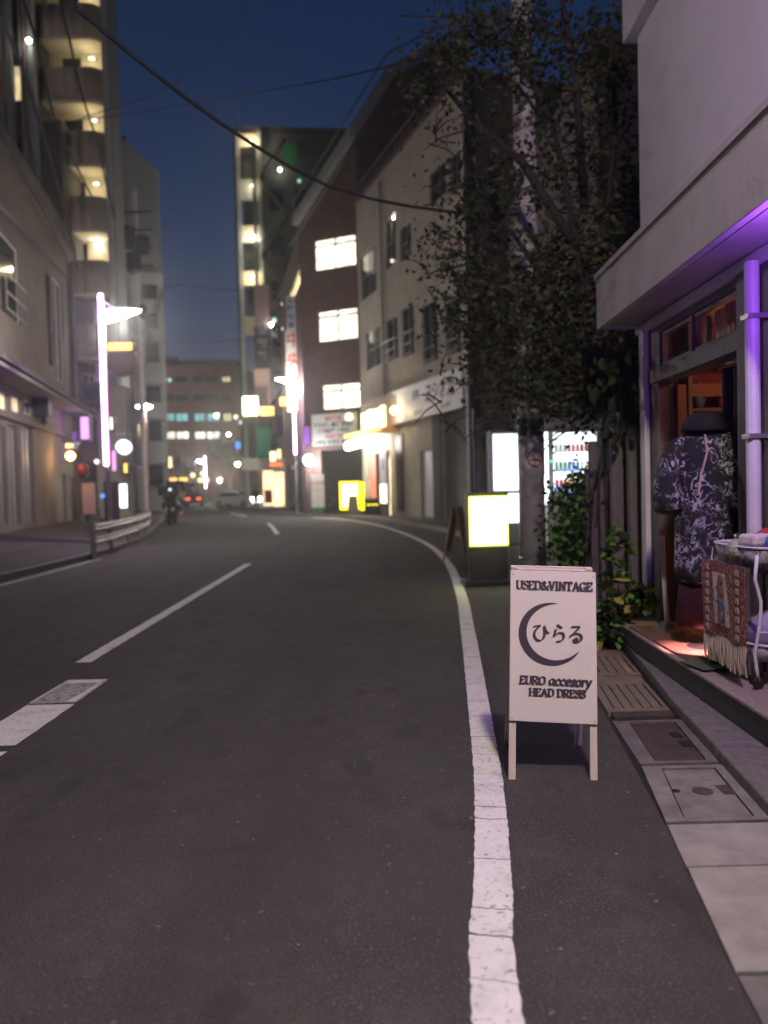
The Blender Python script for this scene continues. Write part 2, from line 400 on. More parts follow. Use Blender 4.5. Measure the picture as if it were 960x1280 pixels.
def at_s(t):
    t = min(max(t, 0.0), arc[-1] - 1e-6)
    for i in range(len(rl) - 1):
        if arc[i] <= t <= arc[i + 1]:
            q = rl[i].lerp(rl[i + 1], (t - arc[i]) / (arc[i + 1] - arc[i])); d = (rl[i + 1] - rl[i]).normalized(); return q, Vector((d.y, -d.x, 0))
    return rl[-1], Vector((1, 0, 0))
NC = 9
def wave():
    k = random.uniform(-.025, .025); o = []
    for c_ in range(NC): o.append(k * (c_ / (NC - 1) - .5) + random.uniform(-.006, .006))
    return o
wv = [wave() for _ in cracks]
for i in range(len(cracks) - 1):
    g0, g1 = random.choice([.0015, .003, .005, .006]), random.choice([.001, .002, .003])
    a0, a1 = s_at_y(cracks[i]), s_at_y(cracks[i + 1]); nr = max(3, int((a1 - a0) / .03)); vs = []
    for r_ in range(nr + 1):
        jl, jr = random.uniform(-.003, .003), random.uniform(-.003, .003)
        for c_ in range(NC):
            b0, b1 = a0 + wv[i][c_] + g0, a1 + wv[i + 1][c_] - g1
            q, nn = at_s(b0 + (b1 - b0) * r_ / nr); u = -.072 + .144 * c_ / (NC - 1) + (jl if c_ == 0 else jr if c_ == NC - 1 else 0)
            vs.append(q + nn * u + Vector((0, 0, .006)))
    MB().add(vs, [(r_ * NC + c_, r_ * NC + c_ + 1, (r_ + 1) * NC + c_ + 1, (r_ + 1) * NC + c_) for r_ in range(nr) for c_ in range(NC - 1)]).build('paint_segment', paint, eroot)
strip(rl, .072, .072, s_at_y(cracks[-1]) + .01, arc[-1] - .1, .005, .004, .25).build('paint_segment', paint, eroot)
# crack filler lines show the asphalt below; left edge line, centre dashes
ll = smooth_path([(-6.5, -3), (-6.5, 12), (-6.62, 18.6)], .5)
struct(strip(ll, .07, .07, 0, 100, .005, .006, .2).build('left_edge_line', paintw))
def dash(pts, wd, name='lane_dash', mt=paint, step=.12):
    return struct(strip(smooth_path(pts, .4), wd, wd, 0, 1e3, .005, .005, step).build(name, mt))
dash([(-2.72, 7.1), (-2.75, 11), (-2.80, 16.4)], .07)
dash([(-3.62, 27), (-4.3, 31), (-5.3, 36.5)], .08)
dash([(-7.9, 46), (-9.4, 51), (-10.6, 55)], .09, step=.3)
dash([(-13, 63), (-15.5, 71)], .09, step=.3)
dash([(-2.42, 2.5), (-2.42, 3.6), (-2.42, 4.75)], .17)
dash([(-2.42, 4.765), (-2.42, 5.2), (-2.42, 5.70)], .17)
m = MB().poly([(-2.6, 5.72, .005), (-2.25, 5.72, .005), (-2.25, 6.42, .005), (-2.59, 6.42, .005)])
struct(m.build('worn_lane_dash', paintw))
m = MB()
m.poly([(-2.595, 5.74, .009), (-2.575, 5.74, .009), (-2.56, 6.36, .009), (-2.585, 6.4, .009)])
m.poly([(-2.57, 6.28, .009), (-2.28, 6.30, .009), (-2.265, 6.41, .009), (-2.58, 6.415, .009)])
m.poly([(-2.33, 5.73, .009), (-2.262, 5.73, .009), (-2.262, 6.29, .009), (-2.29, 6.29, .009)])
struct(m.build('dash_outline', paint))
# stop line and crossing bars at the far junction
for k in range(5):
    struct(MB().box(-20.6 + k * 1.5, -19.9 + k * 1.5, 72.5, 75.5, .004, .006).build('crossing_bar', paint))

# left pavement rising from the kerb to the shop fronts
m = MB(); kb = bpy.data.objects.new('left_kerb', None); COL.objects.link(kb); kb['kind'] = 'structure'
back = [p + Vector((-9.5, -1.2, 0)) for p in lk]
for i in range(len(lk) - 1):
    a, b = lk[i], lk[i + 1]; c, d = back[i + 1], back[i]
    m.poly([(d.x, d.y, .95), (a.x - .15, a.y, .12), (b.x - .15, b.y, .12), (c.x, c.y, .95)])
struct(m.build('left_pavement', asph))
acc = 0
for i in range(len(lk) - 1):
    a, b = lk[i], lk[i + 1]
    if a.y < 14 or a.y > 60: 
        MB().prism([(a.x - .15, a.y, 0), (a.x, a.y, 0), (b.x, b.y, 0), (b.x - .15, b.y, 0)], (0, 0, .13)).build('kerb_stone', gran, kb); continue
    t = (b - a) * .012
    MB().prism([(a.x - .15 + t.x, a.y + t.y, 0), (a.x + t.x, a.y + t.y, 0), (b.x - t.x, b.y - t.y, 0), (b.x - .15 - t.x, b.y - t.y, 0)], (0, 0, .13)).build('kerb_stone', gran, kb)

# right pavement further on, with kerb
m = MB(); rp_ = [p for p in rk if p.y > 17.5]
for i in range(len(rp_) - 1):
    a, b = rp_[i], rp_[i + 1]
    m.poly([(a.x + .15, a.y, .11), (a.x + 14, a.y + 4, .11), (b.x + 14, b.y + 4, .11), (b.x + .15, b.y, .11)])
struct(m.build('right_pavement', conc if False else asph))
kb2 = bpy.data.objects.new('right_kerb', None); COL.objects.link(kb2); kb2['kind'] = 'structure'
for i in range(len(rp_) - 1):
    a, b = rp_[i], rp_[i + 1]; t = (b - a) * .012
    MB().prism([(a.x + t.x, a.y + t.y, 0), (a.x + .15 + t.x, a.y + t.y, 0), (b.x + .15 - t.x, b.y - t.y, 0), (b.x - t.x, b.y - t.y, 0)], (0, 0, .12)).build('kerb_stone', conc, kb2)

# ------------------------------------------------------------------ gutter with lids in front of the shop
gut = bpy.data.objects.new('gutter', None); COL.objects.link(gut); gut['kind'] = 'structure'
GLx = [(2.0, .98), (2.4, 1.03), (3.42, 1.19), (4.15, 1.31), (4.95, 1.385), (6.0, 1.50), (7.0, 1.62)]
def lerp1(tab, y):
    for (a, xa), (b, xb) in zip(tab, tab[1:]):
        if y <= b: return xa + (xb - xa) * (y - a) / (b - a)
    return tab[-1][1]
gl = lambda y: lerp1(GLx, y)
gr = lambda y: lerp1([(1.0, 1.18), (2.4, 1.49), (3.46, 1.65), (5.05, 1.82), (6.5, 2.03), (7.2, 2.1)], y)
def gslab(y0, y1, z, h, mt, name, g=.008, il=0.0, ir=0.0):
    a = [(gl(y0) + il, y0 + g), (gr(y0) - ir, y0 + g), (gr(y1) - ir, y1 - g), (gl(y1) + il, y1 - g)]
    return MB().prism([(x, y, z - h) for x, y in a], (0, 0, h)).build(name, mt, gut, bevel=.005)
MB().poly([(gl(y_) , y_, .001) for y_ in (1.2, 3.4, 7.0)] + [(gr(y_), y_, .001) for y_ in (7.0, 3.4, 1.2)]).build('gutter_bed', black, gut)
gslab(1.2, 2.36, .012, .03, concd, 'concrete_slab')
gslab(2.36, 3.03, .016, .03, conc, 'concrete_slab'); gslab(3.03, 3.42, .014, .03, conc, 'concrete_slab')
MB().box(1.15, 1.27, 2.31, 2.35, .0, .02).build('paint_chip', paint, gut)
# hole at the edge of the plain slab
MB().lathe([(.075, 0), (.075, .003)], 16, (1.47, 2.72, .0165), 0, .55, 1.2).build('drain_hole', black, gut)
# framed lid with three holes
def framed(y0, y1, mt, fm, holes):
    o = 0.02
    e = [(gl(y0) + .0, y0 + .008), (gr(y0), y0 + .008), (gr(y1), y1 - .008), (gl(y1), y1 - .008)]
    fr = .045
    inn = [(gl(y0) + .09, y0 + fr), (gr(y0) - .05, y0 + fr), (gr(y1) - .05, y1 - fr), (gl(y1) + .09, y1 - fr)]
    m = MB()
    for i in range(4):
        j = (i + 1) % 4
        m.prism([(e[i][0], e[i][1], 0), (e[j][0], e[j][1], 0), (inn[j][0], inn[j][1], 0), (inn[i][0], inn[i][1], 0)], (0, 0, .018))
    m.build('lid_frame', fm, gut)
    c = Vector((sum(p[0] for p in inn) / 4, sum(p[1] for p in inn) / 4, 0))
    sh = [Vector((p[0], p[1], .0)) * .955 + c * .045 for p in inn]
    ld = MB().prism(sh, (0, 0, .014)).build('lid', mt, gut, bevel=.003)
    return c, ld
c, ld = framed(3.42, 4.12, concm, concm, None)
MB().lathe([(.022, 0), (.022, .003)], 14, (c.x - .125, c.y + .01, .0135)).build('lid_hole', black, gut)
MB().lathe([(.048, 0), (.048, .003)], 18, (c.x + .0, c.y, .0135)).build('lid_hole', iron, gut)
MB().box(c.x + .085, c.x + .145, c.y - .045, c.y + .065, .0135, .0165).build('lid_hole', iron, gut)
c2, ld2 = framed(4.14, 4.92, iron, concd, None)
for k in range(2):
    MB().box(c2.x + .06, c2.x + .12, c2.y - .12 + .16 * k, c2.y - .03 + .16 * k, .018, .0195).build('handle_slot', black, gut)
# slotted tan covers
def slotted(y0, y1):
    xa, xb = (gl(y0) + gl(y1)) / 2 , (gr(y0) + gr(y1)) / 2 - .04
    m = MB(); ns = 5; wdt = (xb - xa)
    bars = [(xa, xa + .05)]
    for k in range(ns):
        bars.append((xa + .059 + k * (wdt - .09) / ns, xa + .05 + (k + 1) * (wdt - .09) / ns))
    bars.append((xb - .025, xb))
    sk = (gl(y1) - gl(y0)) / (y1 - y0)
    def q(x, y): return (x + sk * (y - (y0 + y1) / 2), y)
    for a, b in bars:
        p = [q(a, y0 + .09), q(b, y0 + .09), q(b, y1 - .24), q(a, y1 - .24)]
        m.prism([(x, y, .0) for x, y in p], (0, 0, .03))
    for ya, yb in ((y0 + .01, y0 + .092), (y1 - .241, y1 - .01)):
        p = [q(xa, ya), q(xb, ya), q(xb, yb), q(xa, yb)]
        m.prism([(x, y, .0) for x, y in p], (0, 0, .0297))
    m.build('slotted_cover', slot, gut)
slotted(5.05, 6.0); slotted(6.02, 6.95)
MB().prism([(gl(4.94) + .02, 4.94, 0), (gr(4.94) - .03, 4.94, 0), (gr(5.05) - .03, 5.05, 0), (gl(5.05) + .02, 5.05, 0)], (0, 0, .035)).build('dark_sill', iron, gut)
# kerb stones along the shop step
sx = lambda y: 2.0 + .025 * (y - 4.2)
kb3 = bpy.data.objects.new('shop_kerb', None); COL.objects.link(kb3); kb3['kind'] = 'structure'
for a, b in ((0.6, 1.5), (1.5, 2.4), (2.4, 3.3), (3.3, 4.2), (4.2, 5.1), (5.1, 6.0), (6.0, 6.9)):
    MB().prism([(gr(a) + .005, a + .006, -.02), (sx(a) - .004, a + .006, -.02), (sx(b) - .004, b - .006, -.02), (gr(b) + .005, b - .006, -.02)], (0, 0, .10)).build('kerb_stone', gran, kb3, bevel=.012)
# litter bits
for (px, py) in ((838, 905), (848, 918), (372, 1185), (296, 1030), (770, 1070), (585, 600), (462, 870), (820, 1130), (700, 1190)):
    g_ = G(px, py)
    if py < 640: continue
    o = MB().prism([(g_.x, g_.y, .006), (g_.x + .008, g_.y + .002, .006), (g_.x + .006, g_.y + .011, .006), (g_.x - .003, g_.y + .007, .006)], (0, 0, .003)).build('litter', conc)
    o['kind'] = 'stuff'

# ------------------------------------------------------------------ A-frame sign in front
A_frame = thing('folding_sign', 'cream folding sign board with a dark crescent and USED&VINTAGE lettering', 'sign', (.822, 4.02, 0), R(-6))
A_frame.rotation_euler = (0, .042, R(-6)); A_frame.location.z = .004; A_frame.scale = (1, 1, .972)
tilt = R(13)
def slant(name, mb, mt, parent, off=(0, 0, 0), back=False, bevel=0.0, apex=1.10):
    o = mb.build(name, mt, parent, bevel=bevel); o.location = (off[0], off[1], off[2]); o.rotation_euler = ((tilt if back else -tilt), 0, 0); return o
H_S = 1.085; YT = H_S * math.sin(tilt)
FY = -.02
# front leaf: local frame at the feet, leaning back
fr_loc = (0, FY, 0)
pan = slant('panel', MB().box(-.222, .222, -.012, .0, .285, 1.085), board, A_frame, fr_loc, bevel=.002)
slant('leg', MB().box(-.222, -.186, .001, .03, -.015, 1.08), woodw, A_frame, fr_loc, bevel=.002); slant('leg', MB().box(.186, .222, .001, .03, 0, 1.08), woodw, A_frame, fr_loc, bevel=.002)
slant('top_rail', MB().box(-.1855, .1855, .001, .028, 1.03, 1.075), woodw, A_frame, fr_loc, bevel=.002)
bk_loc = (0, FY + .075 + 2 * YT, 0)
slant('back_panel', MB().box(-.216, .216, .012, .024, .285, 1.10), board, A_frame, bk_loc, True, bevel=.002)
slant('leg', MB().box(-.216, -.182, -.018, .011, -.015, 1.10), woodw, A_frame, bk_loc, True, bevel=.002); slant('leg', MB().box(.182, .216, -.018, .011, 0, 1.10), woodw, A_frame, bk_loc, True, bevel=.002)
slant('top_rail', MB().box(-.1815, .1815, -.018, .010, 1.05, 1.09), woodw, A_frame, bk_loc, True)
for sx_ in (-.212, .212):
    for z in (.30, 1.06):
        MB().lathe([(.004, 0), (.003, .003)], 8).build('screw', grey, pan, (sx_ * .98, -.0122, z)).rotation_euler = (R(90), 0, 0)
for sx_ in (-.12, .12): slant('hinge', MB().box(sx_ - .025, sx_ + .025, -.001, .05, 1.0865, 1.091), grey, A_frame, fr_loc)
# lettering cut with a broad nib: every stroke is swept by a slanted pen edge
class Nib:
    def __init__(s, w, ang, thin): s.mb = MB(); s.n = Vector((math.cos(ang), 0, math.sin(ang))) * w / 2; s.t = thin / 2; s.y = 0
    def stroke(s, pts):
        for a, b in zip(pts, pts[1:]):
            a = Vector((a[0], 0, a[1])); b = Vector((b[0], 0, b[1])); s.y += .000012
            d = (b - a)
            if d.length < 1e-6: continue
            p = Vector((-d.z, 0, d.x)).normalized() * s.t
            if p.dot(s.n) < 0: p = -p
            q = s.n + p
            a -= d.normalized() * s.t; b += d.normalized() * s.t
            vs = [a - q, a + q, b + q, b - q]
            nn = (vs[1] - vs[0]).cross(vs[2] - vs[0])
            if nn.y > 0: vs.reverse()
            s.mb.poly([(v.x, -s.y, v.z) for v in vs])
def cr(pts, k=6): return [(p.x, p.y) for p in smooth2(pts, k)]
def smooth2(pts, k):
    p = [Vector((a, b, 0)) for a, b in pts]; p = [p[0] * 2 - p[1]] + p + [p[-1] * 2 - p[-2]]; out = []
    for i in range(1, len(p) - 2):
        for j in range(k):
            t = j / k; a, b, c, d = p[i - 1:i + 3]
            out.append(.5 * (2 * b + (c - a) * t + (2 * a - 5 * b + 4 * c - d) * t * t + (3 * b - a - 3 * c + d) * t ** 3))
    out.append(p[-2]); return out
# glyph strokes on a unit box (0..w, 0..1); 'c' = curved
GL = {
 'U': (.85, [('l', [(.0, 1), (.28, 1)]), ('c', [(.14, 1), (.14, .35), (.22, .06), (.45, 0), (.66, .1), (.72, .4), (.72, 1)]), ('l', [(.58, 1), (.86, 1)])]),
 'S': (.7, [('c', [(.64, .86), (.45, 1), (.18, .95), (.10, .74), (.32, .56), (.56, .42), (.62, .2), (.42, .02), (.14, .04), (.04, .18)]), ('l', [(.66, 1), (.66, .78)])]),
 'E': (.72, [('l', [(.14, 0), (.14, 1)]), ('l', [(0, 1), (.62, 1), (.64, .8)]), ('l', [(.14, .52), (.48, .52)]), ('l', [(0, 0), (.62, 0), (.66, .22)])]),
 'D': (.85, [('l', [(.16, 0), (.16, 1)]), ('c', [(0, 1), (.4, 1), (.68, .85), (.76, .5), (.68, .14), (.4, 0), (0, 0)])]),
 '&': (.9, [('c', [(.86, .5), (.7, .2), (.42, 0), (.14, .08), (.08, .32), (.28, .52), (.48, .72), (.42, .94), (.26, .98), (.2, .78), (.38, .5), (.64, .16), (.88, 0)])]),
 'V': (.85, [('l', [(0, 1), (.28, 1)]), ('l', [(.14, 1), (.42, .0)]), ('l', [(.42, .0), (.72, 1)]), ('l', [(.58, 1), (.86, 1)])]),
 'I': (.42, [('l', [(.18, 0), (.18, 1)]), ('l', [(.02, 1), (.34, 1)]), ('l', [(.02, 0), (.34, 0)])]),
 'N': (.92, [('l', [(.14, 0), (.14, 1), (.72, 0), (.72, 1)]), ('l', [(0, 0), (.28, 0)]), ('l', [(.58, 1), (.86, 1)])]),
 'T': (.78, [('l', [(.34, 0), (.34, 1)]), ('l', [(0, .78), (.02, 1), (.68, 1), (.70, .78)]), ('l', [(.2, 0), (.5, 0)])]),
 'A': (.88, [('l', [(.1, 0), (.42, 1), (.74, 0)]), ('l', [(.22, .34), (.62, .34)]), ('l', [(0, 0), (.22, 0)]), ('l', [(.6, 0), (.88, 0)])]),
 'G': (.85, [('c', [(.72, .82), (.5, 1), (.2, .9), (.07, .5), (.2, .1), (.5, 0), (.72, .14)]), ('l', [(.72, .0), (.72, .42)]), ('l', [(.5, .42), (.84, .42)])]),
 'H': (.92, [('l', [(.14, 0), (.14, 1)]), ('l', [(.72, 0), (.72, 1)]), ('l', [(.14, .5), (.72, .5)]), ('l', [(0, 1), (.28, 1)]), ('l', [(0, 0), (.28, 0)]), ('l', [(.58, 1), (.86, 1)]), ('l', [(.58, 0), (.86, 0)])]),
 'R': (.86, [('l', [(.14, 0), (.14, 1)]), ('c', [(0, 1), (.42, 1), (.66, .88), (.64, .62), (.4, .5), (.14, .5)]), ('l', [(.38, .5), (.72, .0), (.86, 0)]), ('l', [(0, 0), (.28, 0)])]),
 'O': (.9, [('c', [(.42, 1), (.16, .88), (.07, .5), (.16, .12), (.42, 0), (.68, .12), (.77, .5), (.68, .88), (.42, 1)])]),
 'a': (.78, [('c', [(.6, .62), (.4, .78), (.14, .62), (.08, .34), (.2, .04), (.42, .08), (.6, .4)]), ('l', [(.62, .74), (.62, .12), (.74, .0)])]),
 'c': (.66, [('c', [(.58, .6), (.42, .78), (.16, .64), (.08, .34), (.22, .04), (.44, .02), (.6, .16)])]),
 'e': (.68, [('c', [(.1, .38), (.56, .44), (.54, .68), (.36, .78), (.14, .62), (.08, .32), (.22, .04), (.44, .02), (.6, .14)])]),
 's': (.6, [('c', [(.52, .66), (.36, .78), (.14, .7), (.12, .52), (.36, .4), (.52, .26), (.42, .04), (.18, .02), (.06, .12)])]),
 'o': (.72, [('c', [(.34, .78), (.12, .64), (.07, .38), (.16, .08), (.34, 0), (.54, .1), (.62, .38), (.54, .66), (.34, .78)])]),
 'r': (.58, [('l', [(.16, .0), (.16, .74)]), ('l', [(.02, .72), (.16, .74)]), ('c', [(.16, .5), (.3, .72), (.5, .72)])]),
 'y': (.72, [('l', [(.06, .76), (.32, .06)]), ('c', [(.62, .78), (.4, .18), (.22, -.22), (.06, -.24)])]),
 ' ': (.4, []),
}
def write(s, width, h, cx, z, nibw, thin, ang=R(28), lean=0.0):
    tot = sum(GL[c][0] for c in s); k = width / tot; x = cx - width / 2; nb = Nib(nibw, ang, thin)
    for c in s:
        wd, st = GL[c]
        for kd, pts in st:
            q = pts if kd == 'l' else cr(pts)
            nb.stroke([(x + a * k + lean * b * h, z + b * h) for a, b in q])
        x += wd * k
    return nb.mb
PF = (0, -.0135, 0)
write('USED&VINTAGE', .395, .044, .005, .982, .0105, .0035).build('lettering', ink, pan, PF)
write('EURO accesory', .365, .040, .01, .478, .0095, .0048, lean=.10).build('lettering', ink, pan, PF)
write('HEAD DRESS', .285, .038, .02, .418, .0095, .0042).build('lettering', ink, pan, PF)
# crescent
m = MB(); pts = []
cxc, czc, ro, ri, dx, dz = .0, .745, .168, .159, .026, .012
a0, a1 = R(78), R(330); K = 44
outer = [(cxc + ro * math.cos(a0 + (a1 - a0) * i / K), czc + ro * math.sin(a0 + (a1 - a0) * i / K)) for i in range(K + 1)]
inner = []
for i in range(K + 1):
    t = i / K; a = a0 + (a1 - a0) * t; th = .043 * math.sin(math.pi * t) ** .75
    inner.append((cxc + (ro - th) * math.cos(a), czc + (ro - th) * math.sin(a)))
for i in range(K):
    m.poly([(outer[i][0], 0, outer[i][1]), (outer[i + 1][0], 0, outer[i + 1][1]), (inner[i + 1][0], 0, inner[i + 1][1]), (inner[i][0], 0, inner[i][1])])
m.build('crescent', ink, pan, (-.01, -.0135, 0))
# hiragana strokes hi-ra-ru
nb = Nib(.0115, R(35), .0055); S_ = .088; Z0 = .705
def kana(x0, strokes):
    for st in strokes: nb.stroke([(x0 + a * S_, Z0 + b * S_) for a, b in cr(st, 7)])
kana(-.118, [[(.06, .86), (.34, .92), (.40, .90), (.16, .62), (.10, .30), (.30, .04), (.58, .10), (.70, .42), (.68, .88), (.76, .64), (.92, .48)]])
kana(-.022, [[(.36, 1.0), (.5, .90), (.60, .84)], [(.26, .72), (.20, .46), (.18, .34), (.40, .52), (.66, .50), (.72, .26), (.56, .06), (.30, .0)]])
kana(.066, [[(.20, .92), (.46, .94), (.62, .90), (.40, .64), (.10, .34), (.36, .50), (.62, .50), (.76, .28), (.64, .06), (.40, .02), (.30, .14), (.42, .24), (.54, .14)]])
nb.mb.build('lettering', ink, pan, (.012, -.0135, .0))

# ------------------------------------------------------------------ street lamps with neon poles
def street_lamp(label, x, y, z0, top, n0, head, watts, neon_w, dirx=1.0, r=.055, diry=0.0, arm=1.0, lampmat=None, tint=(1, .93, .84), glowlift=0.0):
    t = thing('street_lamp', label, 'street lamp', (x, y, z0), 0, 'street lamps with neon tubes on their poles')
    MB().tube([(0, 0, 0), (0, 0, top)], [.075, .06], 12).build('pole', grey, t)
    MB().lathe([(.16, 0), (.16, .02), (.09, .03), (.085, .35)], 12).build('pole_base', grey, t)
    d = Vector((dirx, diry, 0)).normalized(); s_ = Vector((-d.y, d.x, 0))
    f = Vector((0, -.10, 0)) 
    tb = MB().tube([(0, -.11, n0), (0, -.11, top)], r, 12).build('neon_tube', g_neon, t, smooth=True)
    MB().tube([(-r * 1.25, -.09, n0 + .02), (-r * 1.25, -.09, top - .02)], r * .42, 8).build('purple_halo', g_purp, tb)  # side tubes added to draw the coloured halo round the core
    MB().tube([(r * 1.25, -.09, n0 + .02), (r * 1.25, -.09, top - .05)], r * .36, 8).build('magenta_halo', g_mag, tb)
    h = Vector((0, 0, head))
    MB().tube([h + Vector((0, 0, .45)), h + d * .25 * arm + Vector((0, 0, .22)), h + d * .55 * arm + Vector((0, 0, .13))], .03, 8).build('arm', galv, t)
    # wing shaped lamp head: pointed outer end
    prof = []; hm = MB(); K = 10
    cs = []
    for i in range(K + 1):
        u = i / K; wd = .27 * math.sin(math.pi * min(1, .18 + u * .82)) ** .8 + .012; th = .20 * (1 - u) ** .8 + .02
        cs.append((h + d * (.10 + .95 * u) * arm + Vector((0, 0, .02 + .09 * u)), wd, th))
    rows = []
    for c, wd, th in cs:
        for j in range(10):
            a = 2 * math.pi * j / 10; rows.append(c + s_ * wd * math.cos(a) + Vector((0, 0, th * math.sin(a) * (1.0 if math.sin(a) < 0 else .55))))
    hm.add(rows, [(i * 10 + j, i * 10 + (j + 1) % 10, (i + 1) * 10 + (j + 1) % 10, (i + 1) * 10 + j) for i in range(K) for j in range(10)] + [tuple(range(9, -1, -1)), tuple(K * 10 + j for j in range(10))])
    hd = hm.build('lamp_head', g_lamp, t, smooth=True)
    MB().tube([h + d * .05 + Vector((0, 0, .14)), h + d * .7 * arm + Vector((0, 0, .17))], .035, 8).build('head_spine', galv, hd)
    lamp(t, tuple(h + d * .5 * arm + Vector((0, 0, -.32))), watts, tint, .16)
    if neon_w: 
        for k in ((.8, .96) if arm > 1 else (.12, .5, .88)): lamp(t, (0, (.13 if arm > 1 else -.28), n0 + (top - n0) * k), neon_w, (.40, .10, 1), .12)
    return t
street_lamp('street lamp behind the guard rail, its tall neon tube lilac, nearest on the left', -7.55, 22, .13, 6.8, 2.15, 6.25, 1000, 70, 1)
street_lamp('street lamp with lilac neon pole in front of the tall kanji sign', -5.10, 47, .11, 7.9, 3.45, 7.75, 900, 60, -1)
street_lamp('farthest small street lamp with lilac neon pole at the junction', -20.6, 93, 0, 5.6, 1.9, 5.0, 1500, 0, -1)
street_lamp('street lamp with neon pole beside the shop, just outside the view', 1.36, 1.55, 0, 6.0, 2.3, 5.75, 1000, 150, -.45, .055, -1.0, 1.5, None, (1, .87, .70))

# ------------------------------------------------------------------ shop on the right
shop = thing('corner_shop', 'white stuccoed shop with a deep fascia canopy and purple lit soffit at right', 'building', (2.45, 7.5, 0))
WX = lambda y: 2.40 + .012 * (y - 4)       # wall plane
SA, SB = (2.46, 7.5), (2.38, -3.0)
Lw = math.hypot(SB[0] - SA[0], SB[1] - SA[1])
ops = [dict(x=(.42, 1.15), z=(2.50, 2.80), kind='transom_window', fm=wood, pm=None, fr=.03), dict(x=(1.17, 2.06), z=(2.50, 2.80), kind='transom_window', fm=wood, fr=.03),
       dict(x=(.42, 2.06), z=(.24, 2.36), kind='hole'), dict(x=(2.60, 6.2), z=(.8, 2.75), kind='hole')]
ops[0]['kind'] = 'hole'; ops[1]['kind'] = 'hole'
wall(shop, SA, SB, 0.0, 2.95, wood, ops, .12)
sang = math.atan2(SB[1] - SA[1], SB[0] - SA[0]); sbase = Vector((SA[0], SA[1], 0)) - wo(shop)
def ssub(name, mb, mt, bevel=0): return mb.build(name, mt, shop, sbase, sang, bevel=bevel)
# transom frames with bevelled bars (open to the room behind clear glass)
cg = bpy.data.materials.new('clear_glass'); cg.use_nodes = True
n_ = cg.node_tree; b_ = n_.nodes['Principled BSDF']; tr = n_.nodes.new('ShaderNodeBsdfTransparent'); gl_ = n_.nodes.new('ShaderNodeBsdfGlossy'); gl_.inputs['Roughness'].default_value = .03
mxs = n_.nodes.new('ShaderNodeMixShader'); mxs.inputs[0].default_value = .06
n_.links.new(tr.outputs[0], mxs.inputs[1]); n_.links.new(gl_.outputs[0], mxs.inputs[2]); n_.links.new(mxs.outputs[0], n_.nodes['Material Output'].inputs[0])
for a, b in ((.42, 1.15), (1.17, 2.06)):
    f = MB(); f.box(a + .002, b - .002, .02, .07, 2.502, 2.53).box(a + .002, b - .002, .02, .07, 2.77, 2.798).box(a + .002, a + .03, .02, .07, 2.53, 2.77).box(b - .03, b - .002, .02, .07, 2.53, 2.77)
    fo = f.build('transom_window', wood, shop, sbase, sang)
    MB().box(a + .028, b - .028, .042, .046, 2.528, 2.772).build('pane', cg, fo)
fw_ = MB(); fw_.box(2.602, 6.198, .02, .07, .802, .86).box(2.602, 6.198, .02, .07, 2.69, 2.748)
for x in (2.602, 3.78, 4.98, 6.14): fw_.box(x, x + .058, .02, .07, .86, 2.69)
sw = fw_.build('shop_window', wood, shop, sbase, sang)
MB().box(2.65, 6.15, .042, .047, .85, 2.70).build('pane', cg, sw)
# jambs and mouldings
ssub('corner_post', MB().box(.03, .14, -.05, -.001, .24, 2.88), whitet, .006)
ssub('corner_post', MB().box(-.06, -.01, -.03, .08, 0, 2.88), whitet, .006)
ssub('door_post', MB().box(2.06, 2.32, -.035, -.001, .24, 2.86), wood, .006)
ssub('lintel', MB().box(.25, 2.058, -.03, -.001, 2.365, 2.495), wood, .006)
ssub('door_jamb', MB().box(.38, .42, -.02, .11, .24, 2.36), M['red_wood'] if 'red_wood' in M else wood, .004)
ssub('downpipe', MB().tube([(2.42, -.09, .24), (2.42, -.09, 2.86)], .045, 12), white)
for z in (.9, 1.75, 2.5): ssub('pipe_clip', MB().box(2.365, 2.475, -.14, -.001, z, z + .03), galv)
ssub('soffit_trim', MB().box(-.06, Lw, -.06, -.002, 2.86, 2.93), whitet)
# open door leaf folded inside the doorway (glazed, timber)
dl = ssub('door', MB().box(.44, .50, .13, .95, .25, .75).box(.44, .50, .13, .21, .75, 2.33).box(.44, .50, .87, .95, .75, 2.33).box(.44, .50, .21, .87, 2.22, 2.33), mat('red_wood', (.17, .075, .06), .6, .25, 7, stretch=(6, 6, 1)))
MB().box(.465, .475, .2, .88, .74, 2.23).build('pane', cg, dl)
MB().tube([(.43, .8, 1.0), (.40, .8, 1.02), (.40, .8, 1.22), (.43, .8, 1.24)], .01, 6).build('handle', chrome, dl)
# canopy: fascia, soffit, upper wall
FX = lambda y: 2.05 - .004 * (7.6 - y)
fas = MB()
fas.prism([(2.05, 7.60, 2.93), (2.00, -3, 2.97), (2.00, -3, 3.42), (2.05, 7.60, 3.40)], (.06, 0, 0))
fas.prism([(2.1102, 7.598, 2.93), (2.1102, 7.598, 3.40), (2.62, 7.598, 3.40), (2.62, 7.598, 2.93)], (0, -.06, 0))
fas.build('fascia', stuccod, shop, W=True, bevel=.008)
MB().prism([(2.113, 7.53, 2.94), (2.65, 7.53, 2.94), (2.6, -3, 2.94), (2.07, -3, 2.94)], (0, 0, .03)).build('soffit', soff, shop, W=True)
MB().prism([(2.113, 7.53, 3.40), (2.65, 7.53, 3.42), (2.6, -3, 3.42), (2.07, -3, 3.40)], (0, 0, .03)).build('canopy_top', stuccod, shop, W=True)
MB().prism([(2.035, 7.62, 3.402), (2.66, 7.62, 3.402), (2.66, 7.50, 3.402), (2.12, 7.50, 3.402), (2.07, -3, 3.422), (1.985, -3, 3.422)], (0, 0, .045)).build('fascia_cap', stuccod, shop, W=True)
up = MB().prism([(2.47, 7.58, 3.4), (2.40, -3, 3.4), (8, -3, 3.4), (8, 7.58, 3.4)], (0, 0, 2.6)).build('upper_wall', stucco, shop, W=True)
